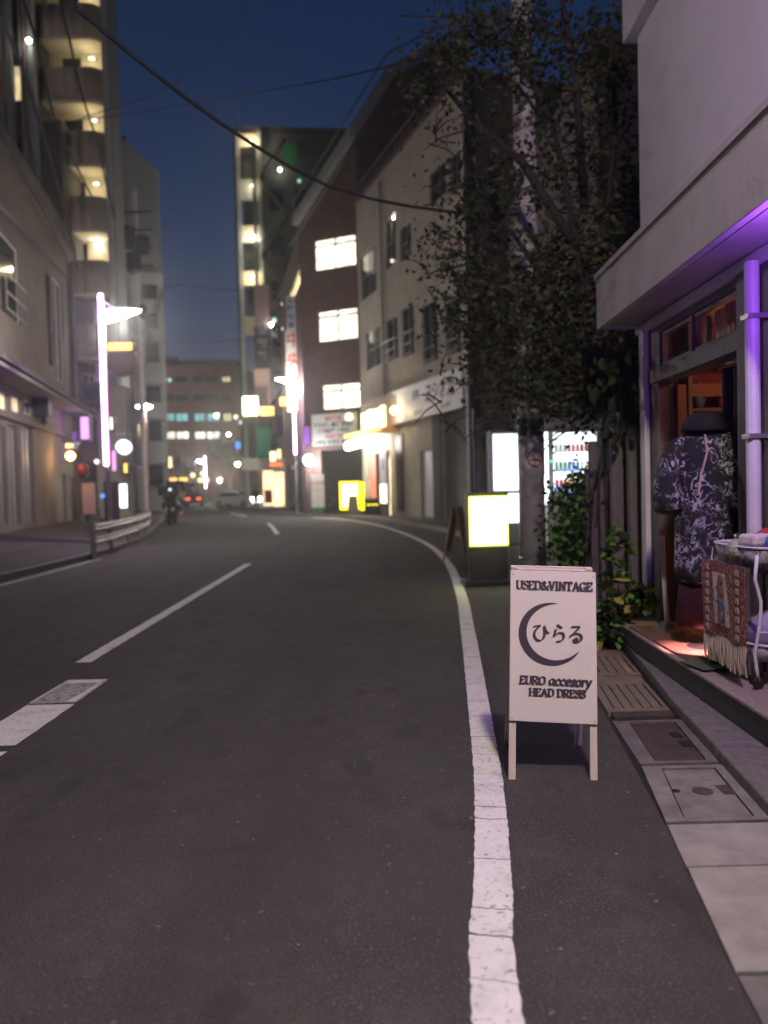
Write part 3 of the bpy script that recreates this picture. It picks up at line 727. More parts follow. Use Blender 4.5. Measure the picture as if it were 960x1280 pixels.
MB().prism([(2.36, 7.68, 5.62), (2.29, -3, 5.62), (8.1, -3, 5.62), (8.1, 7.68, 5.62)], (0, 0, .42)).build('roof_cornice', stucco, shop, W=True, bevel=.01)
# violet neon tube fixed under the canopy, further along the shop front than the picture shows
nt2 = thing('neon_tube', 'violet neon tube fixed under the shop canopy just beyond the right picture edge', 'neon light', (2.22, 3.85, 2.80))
MB().tube([(0, -.6, 0), (0, .5, 0)], .02, 10).build('tube', g_purp, nt2, smooth=True)
MB().box(-.03, .03, -.62, .52, .05, .12).build('holder', whitet, nt2)
for k in (-.5, .4): MB().box(-.012, .012, k - .01, k + .01, .015, .05).build('clip', galv, nt2)
lamp(nt2, (-.03, .3, -.22), 38, (.36, .09, 1), .12)
# step
st = MB().prism([(sx(7.3), 7.3, .0), (sx(-3), -3, .0), (2.5, -3, 0), (2.5, 7.3, 0)], (0, 0, .222)).build('step', stepf, shop, W=True, bevel=.006)
MB().prism([(sx(7.3) - .012, 7.31, .222), (sx(-3) - .012, -3, .222), (2.5, -3, .222), (2.5, 7.31, .222)], (0, 0, .02)).build('step_top', stept, shop, W=True, bevel=.004)
# interior room
rm = MB()
rm.poly([(2.5, -3, .243), (7, -3, .243), (7, 7.4, .243), (2.5, 7.4, .243)])
rm.build('shop_floor', woodt, shop, W=True)
rm = MB(); rm.box(2.6, 7, 7.3, 7.4, .243, 2.93); rm.box(6.9, 7.0, -3, 7.3, .243, 2.93); rm.box(2.5, 6.9, -3.1, -3.0, .243, 2.93)
redw = mat('red_plaster', (.20, .06, .07), .8, .25, 2); rm.build('inner_wall', redw, shop, W=True)
MB().box(2.66, 6.9, -3, 7.3, 2.90, 2.925).build('shop_ceiling', woodt, shop, W=True)
MB().box(2.5, 7.9, 7.42, 7.56, 0, 2.93).build('end_wall', stuccod, shop, W=True)
MB().box(4.1, 4.25, 3.6, 5.6, .243, 2.2).build('added_partition', wood, shop, W=True)  # added to keep the right half of the room dark
# shop lamps and goods
def pend(lbl, x, y, z, wts):
    t = thing('pendant_lamp', lbl, 'lamp', (x, y, z), 0, 'pendant lamps inside the shop')
    MB().lathe([(.03, .12), (.10, .02), (.12, 0), (.115, 0), (.09, .015), (.02, .11)], 14).build('shade', g_warm, t)
    MB().tube([(0, 0, .11), (0, 0, 2.905 - z)], .006, 6).build('cord', dark, t)
    MB().ball((0, 0, -.01), .035).build('bulb', g_yelw, t)
    lamp(t, (0, 0, -.10), wts, (1, .40, .17), .05)
pend('pendant lamp seen glowing through the shop transom', 2.98, 6.25, 2.66, 9)
pend('pendant lamp behind the mannequin hat, deeper in the shop', 3.35, 6.95, 1.92, 3)
pend('pendant lamp at the right picture edge behind the white downpipe', 2.95, 5.15, 1.98, 9)
shelf = thing('shelf_unit', 'tall wooden shelf of trinkets glimpsed inside the shop doorway', 'shelf', (3.2, 7.12, .243))
for z in (.4, .9, 1.4, 1.85, 2.25): MB().box(-.5, .9, -.15, .12, z, z + .025).build('shelf_board', wood, shelf)
for x in (-.53, .9): MB().box(x, x + .03, -.15, .12, 0, 2.6).build('side_panel', wood, shelf)
gm = [mat('glaze_%s' % nme, c, .3, .2, 8) for nme, c in (('blue', (.08, .16, .4)), ('red', (.5, .06, .04)), ('ochre', (.55, .33, .08)), ('green', (.08, .3, .14)), ('white', (.6, .56, .5)), ('pink', (.6, .25, .3)))]
cn = ['blue', 'red', 'ochre', 'green', 'white', 'pink']
k = 0
for z in (2.275, 1.875, 1.425):
    for i in range(6):
        c = k % 6; hh = random.uniform(.13, .26); rr = random.uniform(.045, .075)
        o = MB().lathe([(rr * .6, 0), (rr, hh * .35), (rr * .85, hh * .65), (rr * .4, hh * .82), (rr * .5, hh)], 12).build('vase', gm[c], None, (2.78 + i * .21 + random.uniform(-.02, .02), 7.05, .243 + z), smooth=True)
        lv = {2.275: 'top shelf', 1.875: 'second shelf', 1.425: 'third shelf'}[z]
        tag(o, 'glazed %s vase, number %s from the left on the %s in the shop' % (cn[c], ['one', 'two', 'three', 'four', 'five', 'six'][i], lv), 'vase', 'vases on the shop shelves'); k += 1
for i, (x, y, c, nm_) in enumerate(((2.72, 6.2, 1, 'red'), (2.74, 6.45, 4, 'white'), (2.76, 5.9, 2, 'ochre'), (2.74, 6.75, 0, 'blue'))):
    t = thing('hanging_scarf', '%s scarf hanging inside the glass of the transom' % nm_, 'scarf', (x, y, 2.86), 0, 'scarves hung in the transom')
    vs = []; 
    for a in range(7):
        for b in range(5): vs.append((.02 * math.sin(a * 1.7 + b), (a - 3) * .03 * (1 - b * .04), -b * .085))
    MB().add(vs, [(a * 5 + b, a * 5 + b + 1, (a + 1) * 5 + b + 1, (a + 1) * 5 + b) for a in range(6) for b in range(4)]).build('fabric', gm[c], t, smooth=True)
    MB().tube([(0, -.1, 0), (0, .1, 0)], .006, 6).build('rod', galv, t)

cs = thing('clip_spotlight', 'small clip spotlight low on the door post behind the trolley, lighting the mat', 'lamp', (2.30, 5.41, .62))
MB().lathe([(.02, 0), (.035, .02), (.04, .07), (.038, .07), (.02, .03)], 12).build('head', dark, cs).rotation_euler = (R(-150), R(10), 0)
MB().box(-.01, .05, -.01, .01, .0, .03).build('clip', dark, cs)
sl_ = lamp(cs, (-.02, .06, -.03), 240, (1, .42, .46), .02, 'SPOT'); sl_.data.spot_size = R(44); sl_.data.spot_blend = .5
sl_.rotation_euler = Vector((-.045, .33, -.34)).to_track_quat('-Z', 'Y').to_euler()
cu_ = thing('dark_backdrop', 'dark violet curtain added to darken the right half of the shop doorway', 'backdrop', (2.60, 5.70, 2.33))  # dark sheet added where the doorway is only in shade
vs = []
for a_ in range(25):
    for b_ in range(5): vs.append((.025 * math.sin(a_ * 1.05) * (1 + .2 * b_), (a_ - 12) * .034, -b_ * .50))
o = MB().add(vs, [(a_ * 5 + b_, a_ * 5 + b_ + 1, (a_ + 1) * 5 + b_ + 1, (a_ + 1) * 5 + b_) for a_ in range(24) for b_ in range(4)]).build('fabric', mat('violet_dark', (.035, .022, .06), .9, .2, 20), cu_, smooth=True)
MB().tube([(0, -.45, .01), (0, .45, .01)], .012, 8).build('rod', galv, cu_)
# mannequin with scroll patterned coat and hat
mq = thing('mannequin', 'dress form in a black scroll patterned coat and black hat by the shop door', 'mannequin', (2.385, 5.92, .242), R(-28))
def loft(rows, n=24):
    vs = []
    for (z, rx, ry, cx, cy, rip) in rows:
        for j in range(n):
            a = 2 * math.pi * j / n; k = 1 + rip * math.sin(a * 7 + z * 3)
            vs.append((cx + rx * math.cos(a) * k, cy + ry * math.sin(a) * k, z))
    K = len(rows)
    return MB().add(vs, [(i * n + j, i * n + (j + 1) % n, (i + 1) * n + (j + 1) % n, (i + 1) * n + j) for i in range(K - 1) for j in range(n)] + [tuple(range(n - 1, -1, -1)), tuple((K - 1) * n + j for j in range(n))])
robe = loft([(.50, .235, .17, 0, 0, .06), (.62, .23, .165, 0, 0, .055), (.85, .225, .16, 0, 0, .045), (1.05, .215, .15, 0, 0, .03), (1.25, .215, .15, 0, 0, .02), (1.42, .22, .15, 0, 0, .01), (1.54, .20, .135, 0, 0, 0), (1.60, .135, .10, 0, 0, 0), (1.635, .075, .07, 0, 0, 0)], 28)
robe.v = [(a * (1 + .03 * math.sin(6 * c + 5 * b) ), b, c + .012 * math.sin(11 * a + 9 * c)) for a, b, c in robe.v]
rb = robe.build('coat', robe_m, mq, smooth=True)
for s_ in (-1, 1):
    sl = MB().tube([(s_ * .11, 0, 1.55), (s_ * .20, -.01, 1.47), (s_ * .255, -.03, 1.30), (s_ * .265, -.05, 1.12), (s_ * .255, -.07, 1.02)], [.085, .115, .125, .13, .115], 14, flat=.85)
    sl.build('sleeve', robe_m, mq, smooth=True)
MB().tube([(.015, -.155, 1.58), (.03, -.165, 1.45), (-.01, -.175, 1.3), (-.03, -.185, 1.15)], .008, 6).build('coat_edge', pinkp, mq)
loft([(.17, .225, .16, 0, 0, .07), (.35, .215, .155, 0, 0, .06), (.54, .20, .14, 0, 0, .05)], 28).build('skirt', maroon, mq, smooth=True)
MB().tube([(0, 0, 0), (0, 0, .3)], .018, 8).lathe([(.15, 0), (.15, .015), (.03, .03)], 18).build('stand', dark, mq)
MB().tube([(0, 0, 1.60), (0, 0, 1.70)], .05, 12).build('neck', woodt, mq)
MB().lathe([(.10, 1.60), (.165, 1.605), (.175, 1.63), (.16, 1.68), (.13, 1.725), (.08, 1.745), (.01, 1.75)], 22).build('hat', hatm, mq, smooth=True)

# cart with trays, tapestry and goods
ct = thing('tea_trolley', 'wire legged trolley with scrolled trays on the shop step', 'trolley', (2.20, 4.72, .242))
def s_leg(x, y): return MB().tube([(x, y, .05), (x - .01, y, .12), (x - .02, y, .22), (x + .012, y, .40), (x + .02, y, .52), (x - .015, y, .66), (x, y, .80)], .011, 8)
for x, y in ((0, 0), (.0, .62), (.52, 0), (.52, .62)):
    lg = s_leg(x, y).build('leg', white, ct, smooth=True)
    w_ = MB().lathe([(.038, -.009), (.04, 0), (.038, .009)], 14).build('caster', rubber, lg, (x, y, .04)); w_.rotation_euler = (R(90), 0, R(20))
def tray(z, h, name):
    m = MB(); ring = []
    for k in range(32):
        a = 2 * math.pi * k / 32; c_, s_ = math.cos(a), math.sin(a)
        ring.append((.26 + .285 * math.copysign(abs(c_) ** .55, c_), .31 + .335 * math.copysign(abs(s_) ** .55, s_)))
    n = 32; vs = [(x, y, z) for x, y in ring] + [(x + (x - .26) * .06, y + (y - .31) * .06, z + h) for x, y in ring]
    m.add(vs, [(j, (j + 1) % n, n + (j + 1) % n, n + j) for j in range(n)] + [tuple(range(n - 1, -1, -1))])
    t_ = m.build(name, tray_m, ct, smooth=True); so = t_.modifiers.new('s', 'SOLIDIFY'); so.thickness = .006
    MB().tube([(x + (x - .26) * .06, y + (y - .31) * .06, z + h) for x, y in ring + ring[:1]], .009, 6).build('rim', white, t_)
tray(.72, .12, 'upper_tray'); tray(.16, .10, 'lower_tray')
MB().tube([(0, 0, .34), (.52, 0, .34)], .005, 6).tube([(0, .62, .34), (.52, .62, .34)], .005, 6).build('brace', white, ct)
# hanging tapestry runner over the trolley's end
tp = mat('tapestry_red', (.23, .06, .055), .9, .4, 45, .4, 120); speckle(tp, 60, .52, .60, (.42, .30, .24), .7)
tpc = mat('tapestry_cream', (.48, .40, .34), .9, .2, 40, .4, 120); speckle(tpc, 34, .54, .62, (.28, .06, .06), .8)
fri = mat('fringe_thread', (.56, .47, .36), .9, .2, 60, .5, 90, stretch=(20, 20, 1))
run = thing('tapestry_runner', 'red and cream woven runner with a fringe hanging over the trolley end', 'textile', (2.155, 4.70, .242), 0)
def sheet(y0, y1, z0, z1, x, w=.006):
    m = MB(); n = 10; vs = []
    for i in range(n + 1):
        for j in range(7):
            yy = y0 + (y1 - y0) * i / n; zz = z1 + (z0 - z1) * j / 6
            vs.append((x + w * math.sin(i * 1.1 + j * .4) - .03 * (1 - j / 6) ** 2 * 0, yy, zz))
    m.add(vs, [(i * 7 + j, i * 7 + j + 1, (i + 1) * 7 + j + 1, (i + 1) * 7 + j) for i in range(n) for j in range(6)])
    return m
def bodyx(mb, name, mt, off=0.0):
    o = mb.build(name, mt, run, (off, 0, 0)); so = o.modifiers.new('s', 'SOLIDIFY'); so.thickness = .004; return o
RX = -.045
bodyx(sheet(-.02, .60, .26, .735, RX), 'border', tp)
bodyx(sheet(.16, .42, .34, .665, RX, .006), 'cream_field', tpc, -.005)
for k in range(8):
    for yb_ in (.07, .51): MB().box(-.004, 0, -.022, .022, -.018, .018).build('border_square', tpc, run, (RX - .010, yb_, .30 + k * .056))
for k in range(4): MB().lathe([(.001, 0), (.035, .001), (.038, .003)], 12).build('medallion', [tp, M['glaze_blue'], tp, tp][k], run, (RX - .016, .29, .38 + k * .08)).rotation_euler = (0, R(-90), 0)
for k in range(22):
    yy = -.015 + k * .0285
    MB().tube([(RX, yy, .265), (RX - .004 + random.uniform(-.004, .004), yy + random.uniform(-.006, .006), .17), (RX + random.uniform(-.006, .006), yy + random.uniform(-.012, .012), .085 + random.uniform(-.01, .01))], .006, 5).build('fringe', fri, run)
# goods on the trolley
def wrapped(lbl, nm, x, y, z, sx_, sy, sz, mt, rz):
    m = MB().ball((0, 0, 0), sx_, sy, sz, 12)
    m.v = [(a * (1 + .18 * math.sin(9 * b / sx_ + 3)), b * (1 + .18 * math.sin(7 * a / sx_)), c * (1 + .15 * math.sin(8 * a / sx_ + 5 * b / sx_))) for a, b, c in m.v]
    o = m.build(nm, mt, None, (x, y, z + sz * .9), rz); return tag(o, lbl, nm.replace('_', ' '))
linen = mat('linen', (.62, .56, .48), .9, .12, 20, .3, 60)
o = MB().box(-.09, .09, -.07, .07, 0, .075).build('folded_cloth', linen, None, (2.27, 4.86, .245 + .84), R(20), bevel=.02); tag(o, 'folded cream cloth at the left end of the trolley tray', 'cloth')
wrapped('crumpled blue cloth beside the folded cream cloth on the trolley', 'blue_cloth', 2.34, 4.80, 1.06, .07, .06, .05, gm[0], 0)
wrapped('white lace bundle in the middle of the trolley tray', 'lace_bundle', 2.42, 4.78, 1.07, .07, .07, .05, linen, .4)
wrapped('orange red cloth bundle at the back of the trolley tray', 'red_cloth', 2.40, 5.0, 1.07, .08, .07, .06, gm[1], .4)
wrapped('black purse lying at the right of the trolley tray', 'purse', 2.50, 4.80, 1.06, .06, .06, .045, cloth_d, .8)
wrapped('greenish shawl corner draped at the tray end', 'shawl', 2.19, 4.95, .99, .06, .09, .07, mat('pale_green_cloth', (.36, .40, .27), .9, .2, 20), .2)
wrapped('crumpled lilac plastic bag in the lower trolley tray', 'plastic_bag', 2.42, 4.93, .42, .15, .17, .14, bagm, .3)
wrapped('patterned cushion in front of the bag in the lower tray', 'cushion', 2.50, 4.72, .42, .12, .08, .09, tpc, .3)
bowl = MB().lathe([(.06, 0), (.13, .05), (.16, .09), (.155, .09), (.125, .052), (.05, .008)], 20).build('glass_bowl', M['dim_glass'], None, (2.40, 5.12, 1.05), smooth=True); tag(bowl, 'shallow glass bowl standing at the back of the trolley', 'bowl')
# umbrella stand pole with base
o = thing('stand_pole', 'thin white pole on a round grey base beside the shop door post', 'stand', (2.33, 6.62, .242))
MB().lathe([(.135, 0), (.14, .012), (.12, .022), (.06, .03), (.055, .075), (.03, .085)], 24).build('base', galv, o, smooth=False)
MB().tube([(0, 0, .08), (-.02, 0, .42), (-.03, 0, .80)], .019, 10).build('pole', white, o)
o = MB().box(-.035, .035, -.02, .02, 0, .012).build('yellow_tag', g_yel2 if False else leafy, None, (2.27, 6.86, .244), .4); tag(o, 'small yellow scrap lying behind the white pole base', 'scrap')
o = MB().box(-.16, .16, -.70, .70, 0, .014).build('door_mat', matm, None, (2.235, 6.12, .243), 0, bevel=.004); tag(o, 'brown coir mat along the shop step before the door', 'mat')
o = MB().prism([(0, 0, 0), (.24, .05, 0), (.22, .30, 0), (-.06, .26, 0)], (0, 0, .008)).build('green_cloth', mat('moss_cloth', (.07, .10, .06), .95, .2, 30), None, (2.05, 5.16, .258)); tag(o, 'dark green cloth lying at the edge of the brown mat', 'cloth')

# ------------------------------------------------------------------ fence, posts, plants beside the shop
def leaf_mesh(name, mt, ln=.1, wd=.065):
    m = MB().add([(0, 0, 0), (-wd / 2, ln * .38, .012), (0, ln * .45, -.004), (wd / 2, ln * .38, .012), (-wd * .36, ln * .74, .006), (0, ln, -.012), (wd * .36, ln * .74, .006)],
                 [(0, 2, 1), (0, 3, 2), (1, 2, 4), (2, 3, 6), (4, 2, 5), (2, 6, 5)])
    me = bpy.data.meshes.new(name); me.from_pydata(m.v, [], m.f); me.materials.append(mt); me.update(); return me
def leaves_blob(pts, ln, mb, spread, wide=False):
    for p in pts:
        d = Vector((random.gauss(0, 1), random.gauss(0, 1), random.gauss(0, .6) - .25)).normalized(); s_ = d.cross(Vector((random.gauss(0, 1), random.gauss(0, 1), random.gauss(0, 1)))).normalized()
        l = ln * random.uniform(.6, 1.25); wd = l * random.uniform(.5, .75); up_ = d.cross(s_) * l * .1
        mb.add([p, p + d * l * .45 - s_ * wd * .5 + up_, p + d * l, p + d * l * .45 + s_ * wd * .5 + up_], [(0, 1, 2), (0, 2, 3)], random.choices((0, 1, 2, 3), (.42, .24, .14, .2))[0] if wide else random.choices((0, 1), (.6, .4))[0])
fence = thing('timber_fence', 'weathered dark timber fence with tall grey posts between pole and shop', 'fence', (2.3, 8.6, 0))
for px, Y, w_ in ((744, 8.9, .10), (772, 8.3, .12), (792, 7.95, .09)):
    p = P(px, 700, Y); MB().box(p.x - w_ / 2, p.x + w_ / 2, Y - .05, Y + .05, 0, 2.35 if w_ > .1 else 1.95).build('post', woodg, fence, W=True, bevel=.008)
for k in range(9):
    x0 = 2.28 + k * .045; yy = 9.0 - k * .12
    MB().box(x0 - .012, x0 + .012 + .02, yy - .055, yy + .055, .08, 1.62 + random.uniform(-.03, .03)).build('plank', wood, fence, W=True)
MB().prism([(2.26, 9.08, .5), (2.70, 7.92, .5), (2.73, 7.93, .5), (2.29, 9.09, .5)], (0, 0, .07)).build('rail', woodg, fence, W=True)
MB().prism([(2.26, 9.08, 1.35), (2.70, 7.92, 1.35), (2.73, 7.93, 1.35), (2.29, 9.09, 1.35)], (0, 0, .07)).build('rail', woodg, fence, W=True)
# ivy mass left of the fence
def cloud(regions, ylo, yhi, per, rad):
    pts = []
    for cx, cy, rx, ry, cnt in regions:
        for _ in range(cnt):
            while True:
                a, b = random.uniform(-1, 1), random.uniform(-1, 1)
                if a * a + b * b < 1: break
            c = P(cx + a * rx, cy + b * ry, random.uniform(ylo, yhi))
            if c.z < .12: c.z = .12 + random.random() * .1
            for _ in range(per): 
                q = c + Vector((random.gauss(0, rad), random.gauss(0, rad), random.gauss(0, rad)))
                if q.z > .05: pts.append(q)
    return pts
iv = thing('ivy_bush', 'dark green ivy mass climbing between the concrete pole and the fence', 'ivy', (2.25, 9.3, 0))
mb = MB(); leaves_blob(cloud([(718, 640, 26, 50, 30), (712, 690, 24, 20, 14), (735, 610, 16, 24, 10), (730, 680, 14, 30, 8)], 8.9, 9.7, 26, .09), .085, mb, 1)
o = mb.build('foliage', [leafd, leafg], iv, W=True); o['kind'] = 'stuff'
for k in range(4): MB().tube([(2.2 + k * .06, 9.3, 0), (2.22 + k * .05, 9.3, .6), (2.2 + k * .08, 9.25, 1.3)], [.025, .018, .01], 6).build('stem', bark, iv, W=True)
# bush by the step, with single leaves
bu = thing('leafy_bush', 'bright green bush with yellowing leaves at the end of the shop step', 'bush', (2.12, 7.45, 0))
lm = [leaf_mesh('leaf', leafg, .13, .09), leaf_mesh('leaf', leafy, .13, .09), leaf_mesh('leaf', leafd, .13, .09)]
for k in range(280):
    cx, cy, rx, ry = random.choice([(770, 782, 30, 34), (770, 782, 30, 34), (772, 770, 26, 40), (775, 740, 20, 30), (768, 690, 14, 34), (800, 745, 14, 16)])
    a = random.uniform(0, 2 * math.pi); rr = math.sqrt(random.random())
    p = P(cx + rx * rr * math.cos(a), cy + ry * rr * math.sin(a), random.uniform(6.95, 7.35))
    if p.z < .04: p.z = random.uniform(.04, .12)
    o = bpy.data.objects.new('leaf', random.choices(lm, (.6, .22 if cy > 730 else .04, .3))[0]); COL.objects.link(o); o.parent = bu
    o.location = p - bu.location; o.rotation_euler = (random.uniform(-.9, .5), random.uniform(-.7, .7), random.uniform(0, 6.3)); s_ = random.uniform(.6, 1.2); o.scale = (s_, s_, s_)
for k in range(6): MB().tube([(2.05 + k * .05, 7.5, 0), (2.03 + k * .06, 7.5, .3), (2.0 + k * .07, 7.5 + .03 * k, .55 + .1 * (k % 3))], [.012, .009, .005], 6).build('stem', bark, bu, W=True)
# tree over the fence and the pole
tree = thing('street_tree', 'spreading tree with loose olive leaves reaching over the pole and the road', 'tree', (2.75, 9.4, 0))
trk = MB(); base = Vector((2.75, 9.4, 0)); top_ = Vector((2.72, 9.6, 3.1))
trk.tube([base, base.lerp(top_, .4) + Vector((.05, 0, 0)), top_], [.13, .11, .095], 10)
limbs = [[(730, 470), (700, 380), (640, 290), (570, 260)], [(740, 460), (720, 300), (690, 150), (640, 60), (570, 40)], [(740, 450), (755, 300), (770, 150), (760, 30)], [(735, 480), (680, 430), (600, 400), (560, 330)], [(735, 500), (780, 460), (800, 430)], [(715, 300), (650, 200), (590, 150), (540, 90)], [(730, 250), (720, 100), (700, -20)], [(735, 505), (700, 520), (640, 490), (590, 470)]]
for L_ in limbs:
    pts = [P(a, b, 9.7 + .5 * math.sin(i * 1.3 + a)) for i, (a, b) in enumerate(L_)]
    if L_[0][1] > 400: pts = [top_] + pts
    trk.tube(pts, [.05 * (1 - i / len(pts)) + .010 for i in range(len(pts))], 7)
for _ in range(210):
    a, b = random.uniform(530, 800), random.uniform(20, 540); p = P(a, b, random.uniform(9, 11)); q = p + Vector((random.uniform(-.5, .5), random.uniform(-.4, .4), random.uniform(-.3, .4)))
    trk.tube([p, p.lerp(q, .5) + Vector((0, 0, .05)), q], [.012, .009, .004], 5)
trk.build('trunk', bark, tree, W=True, smooth=True)
crown_r = [(545, 75, 34, 40, 5), (590, 45, 44, 30, 8), (660, 35, 60, 34, 10), (740, 45, 60, 50, 16), (775, 110, 35, 60, 11), (535, 120, 22, 26, 3), (620, 100, 50, 30, 3), (590, 210, 34, 50, 4), (715, 160, 50, 60, 10), (770, 230, 34, 80, 16),
           (575, 300, 36, 60, 12), (640, 340, 54, 50, 18), (720, 290, 60, 80, 28), (585, 385, 38, 60, 18), (665, 415, 66, 56, 40), (750, 390, 45, 80, 44), (612, 465, 24, 30, 7), (700, 478, 56, 34, 36), (757, 490, 46, 40, 38), (745, 440, 55, 50, 34)]
def crown(regs, per, name, mats, ln, rad, ylo, yhi):
    mb = MB(); leaves_blob(cloud(regs, ylo, yhi, per, rad), ln, mb, 1, True); o = mb.build(name, mats, tree, W=True); return o
crown(crown_r + [(650, 90, 26, 60, 6), (655, 210, 24, 50, 7)], 44, 'crown', [leafd, leafp, leafb, leafm], .092, .20, 8.9, 11.2)
# near vine leaves hanging at the canopy corner
vn = thing('climbing_vine', 'vine with broad leaves hanging at the left end of the shop canopy', 'vine', (2.45, 7.9, 2.4))
for k in range(90):
    cx, cy, rx, ry = random.choice([(765, 480, 30, 44), (790, 455, 30, 30), (770, 520, 26, 22), (810, 470, 20, 20)])
    a = random.uniform(0, 6.28); rr = math.sqrt(random.random()); p = P(cx + rx * rr * math.cos(a), cy + ry * rr * math.sin(a), random.uniform(7.65, 8.1))
    o = bpy.data.objects.new('leaf', random.choices(lm, (.18, .02, .8))[0]); COL.objects.link(o); o.parent = vn; o.location = p - vn.location
    o.rotation_euler = (random.uniform(-2.0, -.8), random.uniform(-.6, .6), random.uniform(-.8, .8)); s_ = random.uniform(.7, 1.35); o.scale = (s_, s_, s_)
MB().tube([P(745, 660, 7.95), P(752, 560, 7.95), P(765, 500, 7.9), P(800, 450, 7.85)], .014, 6).build('stem', bark, vn, W=True)

# ------------------------------------------------------------------ utility pole on the right with its plates
pp = G(667, 745); 
up_ = thing('utility_pole', 'round concrete utility pole with a no smoking plate, right of the lit sign', 'utility pole', (pp.x, pp.y, 0))
PX, PY = pp.x, pp.y
MB().tube([(0, 0, 0), (0, 0, 11)], [.178, .125], 24).build('shaft', cpole, up_, smooth=True)
def plate(z0, z1, mt, name, r, a0=-150, a1=-30):
    m = MB(); K = 14; vs = []
    for i in range(K + 1):
        a = R(a0 + (a1 - a0) * i / K); vs += [(r * math.cos(a), r * math.sin(a), z0), (r * math.cos(a), r * math.sin(a), z1)]
    m.add(vs, [(2 * i, 2 * i + 2, 2 * i + 3, 2 * i + 1) for i in range(K)]); o = m.build(name, mt, up_, smooth=True); so = o.modifiers.new('s', 'SOLIDIFY'); so.thickness = .003; so.offset = 1; return o
zz = lambda py: P(667, py, PY - .17).z
pl1 = plate(zz(594), zz(546), signw, 'no_smoking_plate', .178, -172, -8)
pl2 = plate(zz(544), zz(522), mat('green_plate', (.02, .05, .05), .5, .1), 'green_plate', .178, -172, -8)
plate(zz(700), zz(697), galv, 'steel_band', .182, -360, 0)
def arcpt(u, z, r=.1815): a = R(-90) + u / r; return (r * math.cos(a), r * math.sin(a), z)
m = MB(); zc = zz(573)
MB().tube([arcpt(.03 + .105 * math.cos(a_ * math.pi / 14), zc + .105 * math.sin(a_ * math.pi / 14), .1835) for a_ in range(29)], .010, 6).build('red_ring', txtr, pl1)
MB().tube([arcpt(.03 + .098 * t_, zc - .072 * t_, .1835) for t_ in (-.9, -.5, 0, .5, .9)], .008, 6).build('red_bar', txtr, pl1)
MB().tube([arcpt(-.045 + .03 * t_, zc - .022, .183) for t_ in range(6)], .009, 6).build('cigarette_mark', txtd, pl1)
MB().tube([arcpt(.075 , zc + .0, .183), arcpt(.055, zc + .03, .183), arcpt(.08, zc + .055, .183)], .004, 5).build('smoke_mark', txtd, pl1)
for i, dx_ in enumerate((-.11, -.07, -.03, .03, .075, .115)):
    c0 = zz(551)
    MB().tube([arcpt(dx_, c0 - .016, .183), arcpt(dx_, c0 + .016, .183)], .006, 5).tube([arcpt(dx_ - .014, c0, .183), arcpt(dx_ + .014, c0 + .004, .183)], .005, 5).build('lettering', txtg, pl1)
for r_, (za, zb) in enumerate(((538, 540), (530, 532))):
    for i in range(5): MB().tube([arcpt(-.12 + i * .05, zz(za), .183), arcpt(-.09 + i * .05, zz(za), .183)], .006, 5).build('lettering', txtg, pl2)
MB().tube([(-.06, -.20, zz(545)), (-.06, -.20, zz(470)), (-.055, -.19, zz(300))], .014, 8).build('cable_pipe', galv, up_)
for z in (8.3, 9.2): MB().box(-.7, .7, -.22, -.14, z, z + .08).build('cross_arm', grey, up_)

# ------------------------------------------------------------------ lit yellow sign, A-frame of wood, vending machines
p = G(612, 733); YS = p.y
ys = thing('light_box_sign', 'glowing yellow white light box on a black base at the road edge', 'sign', (p.x, p.y + .2, 0), R(4))
MB().box(-.37, .37, -.22, .26, 0, .09).build('foot_plate', blk, ys, bevel=.01)
MB().box(-.285, .285, -.14, .14, .09, .575).build('base_box', blk, ys, bevel=.01)
lb = MB().box(-.30, .30, -.15, .15, .577, 1.36).build('housing', blk, ys)
MB().box(-.292, .292, -.158, -.1505, .59, 1.335).build('lit_rim', g_yelr, ys); MB().box(-.277, .277, -.1625, -.1585, .607, 1.318).build('lit_face', g_yel, ys)
MB().box(-.305, .305, -.16, .155, 1.362, 1.385).build('lid', dark, ys)
lamp(ys, (0, -.45, 1.0), 24, (1, .97, .5), .25)
p = G(573, 704); wa = thing('wooden_easel_sign', 'small wooden folding sign seen from its side behind the light box', 'sign', (p.x, p.y, 0), R(70))
for s_ in (-1, 1):
    for y_ in (-.25, .25): MB().tube([(y_, s_ * .24, 0), (y_, s_ * .02, 1.12)], .02, 6).build('leg', woodt, wa)
    MB().prism([(-.24, s_ * .20, .22), (.24, s_ * .20, .22), (.24, s_ * .035, 1.08), (-.24, s_ * .035, 1.08)], (0, s_ * .012, 0)).build('panel', wood, wa)
    MB().tube([(-.25, s_ * .205, .2), (.25, s_ * .205, .2)], .018, 6).build('rail', woodt, wa)
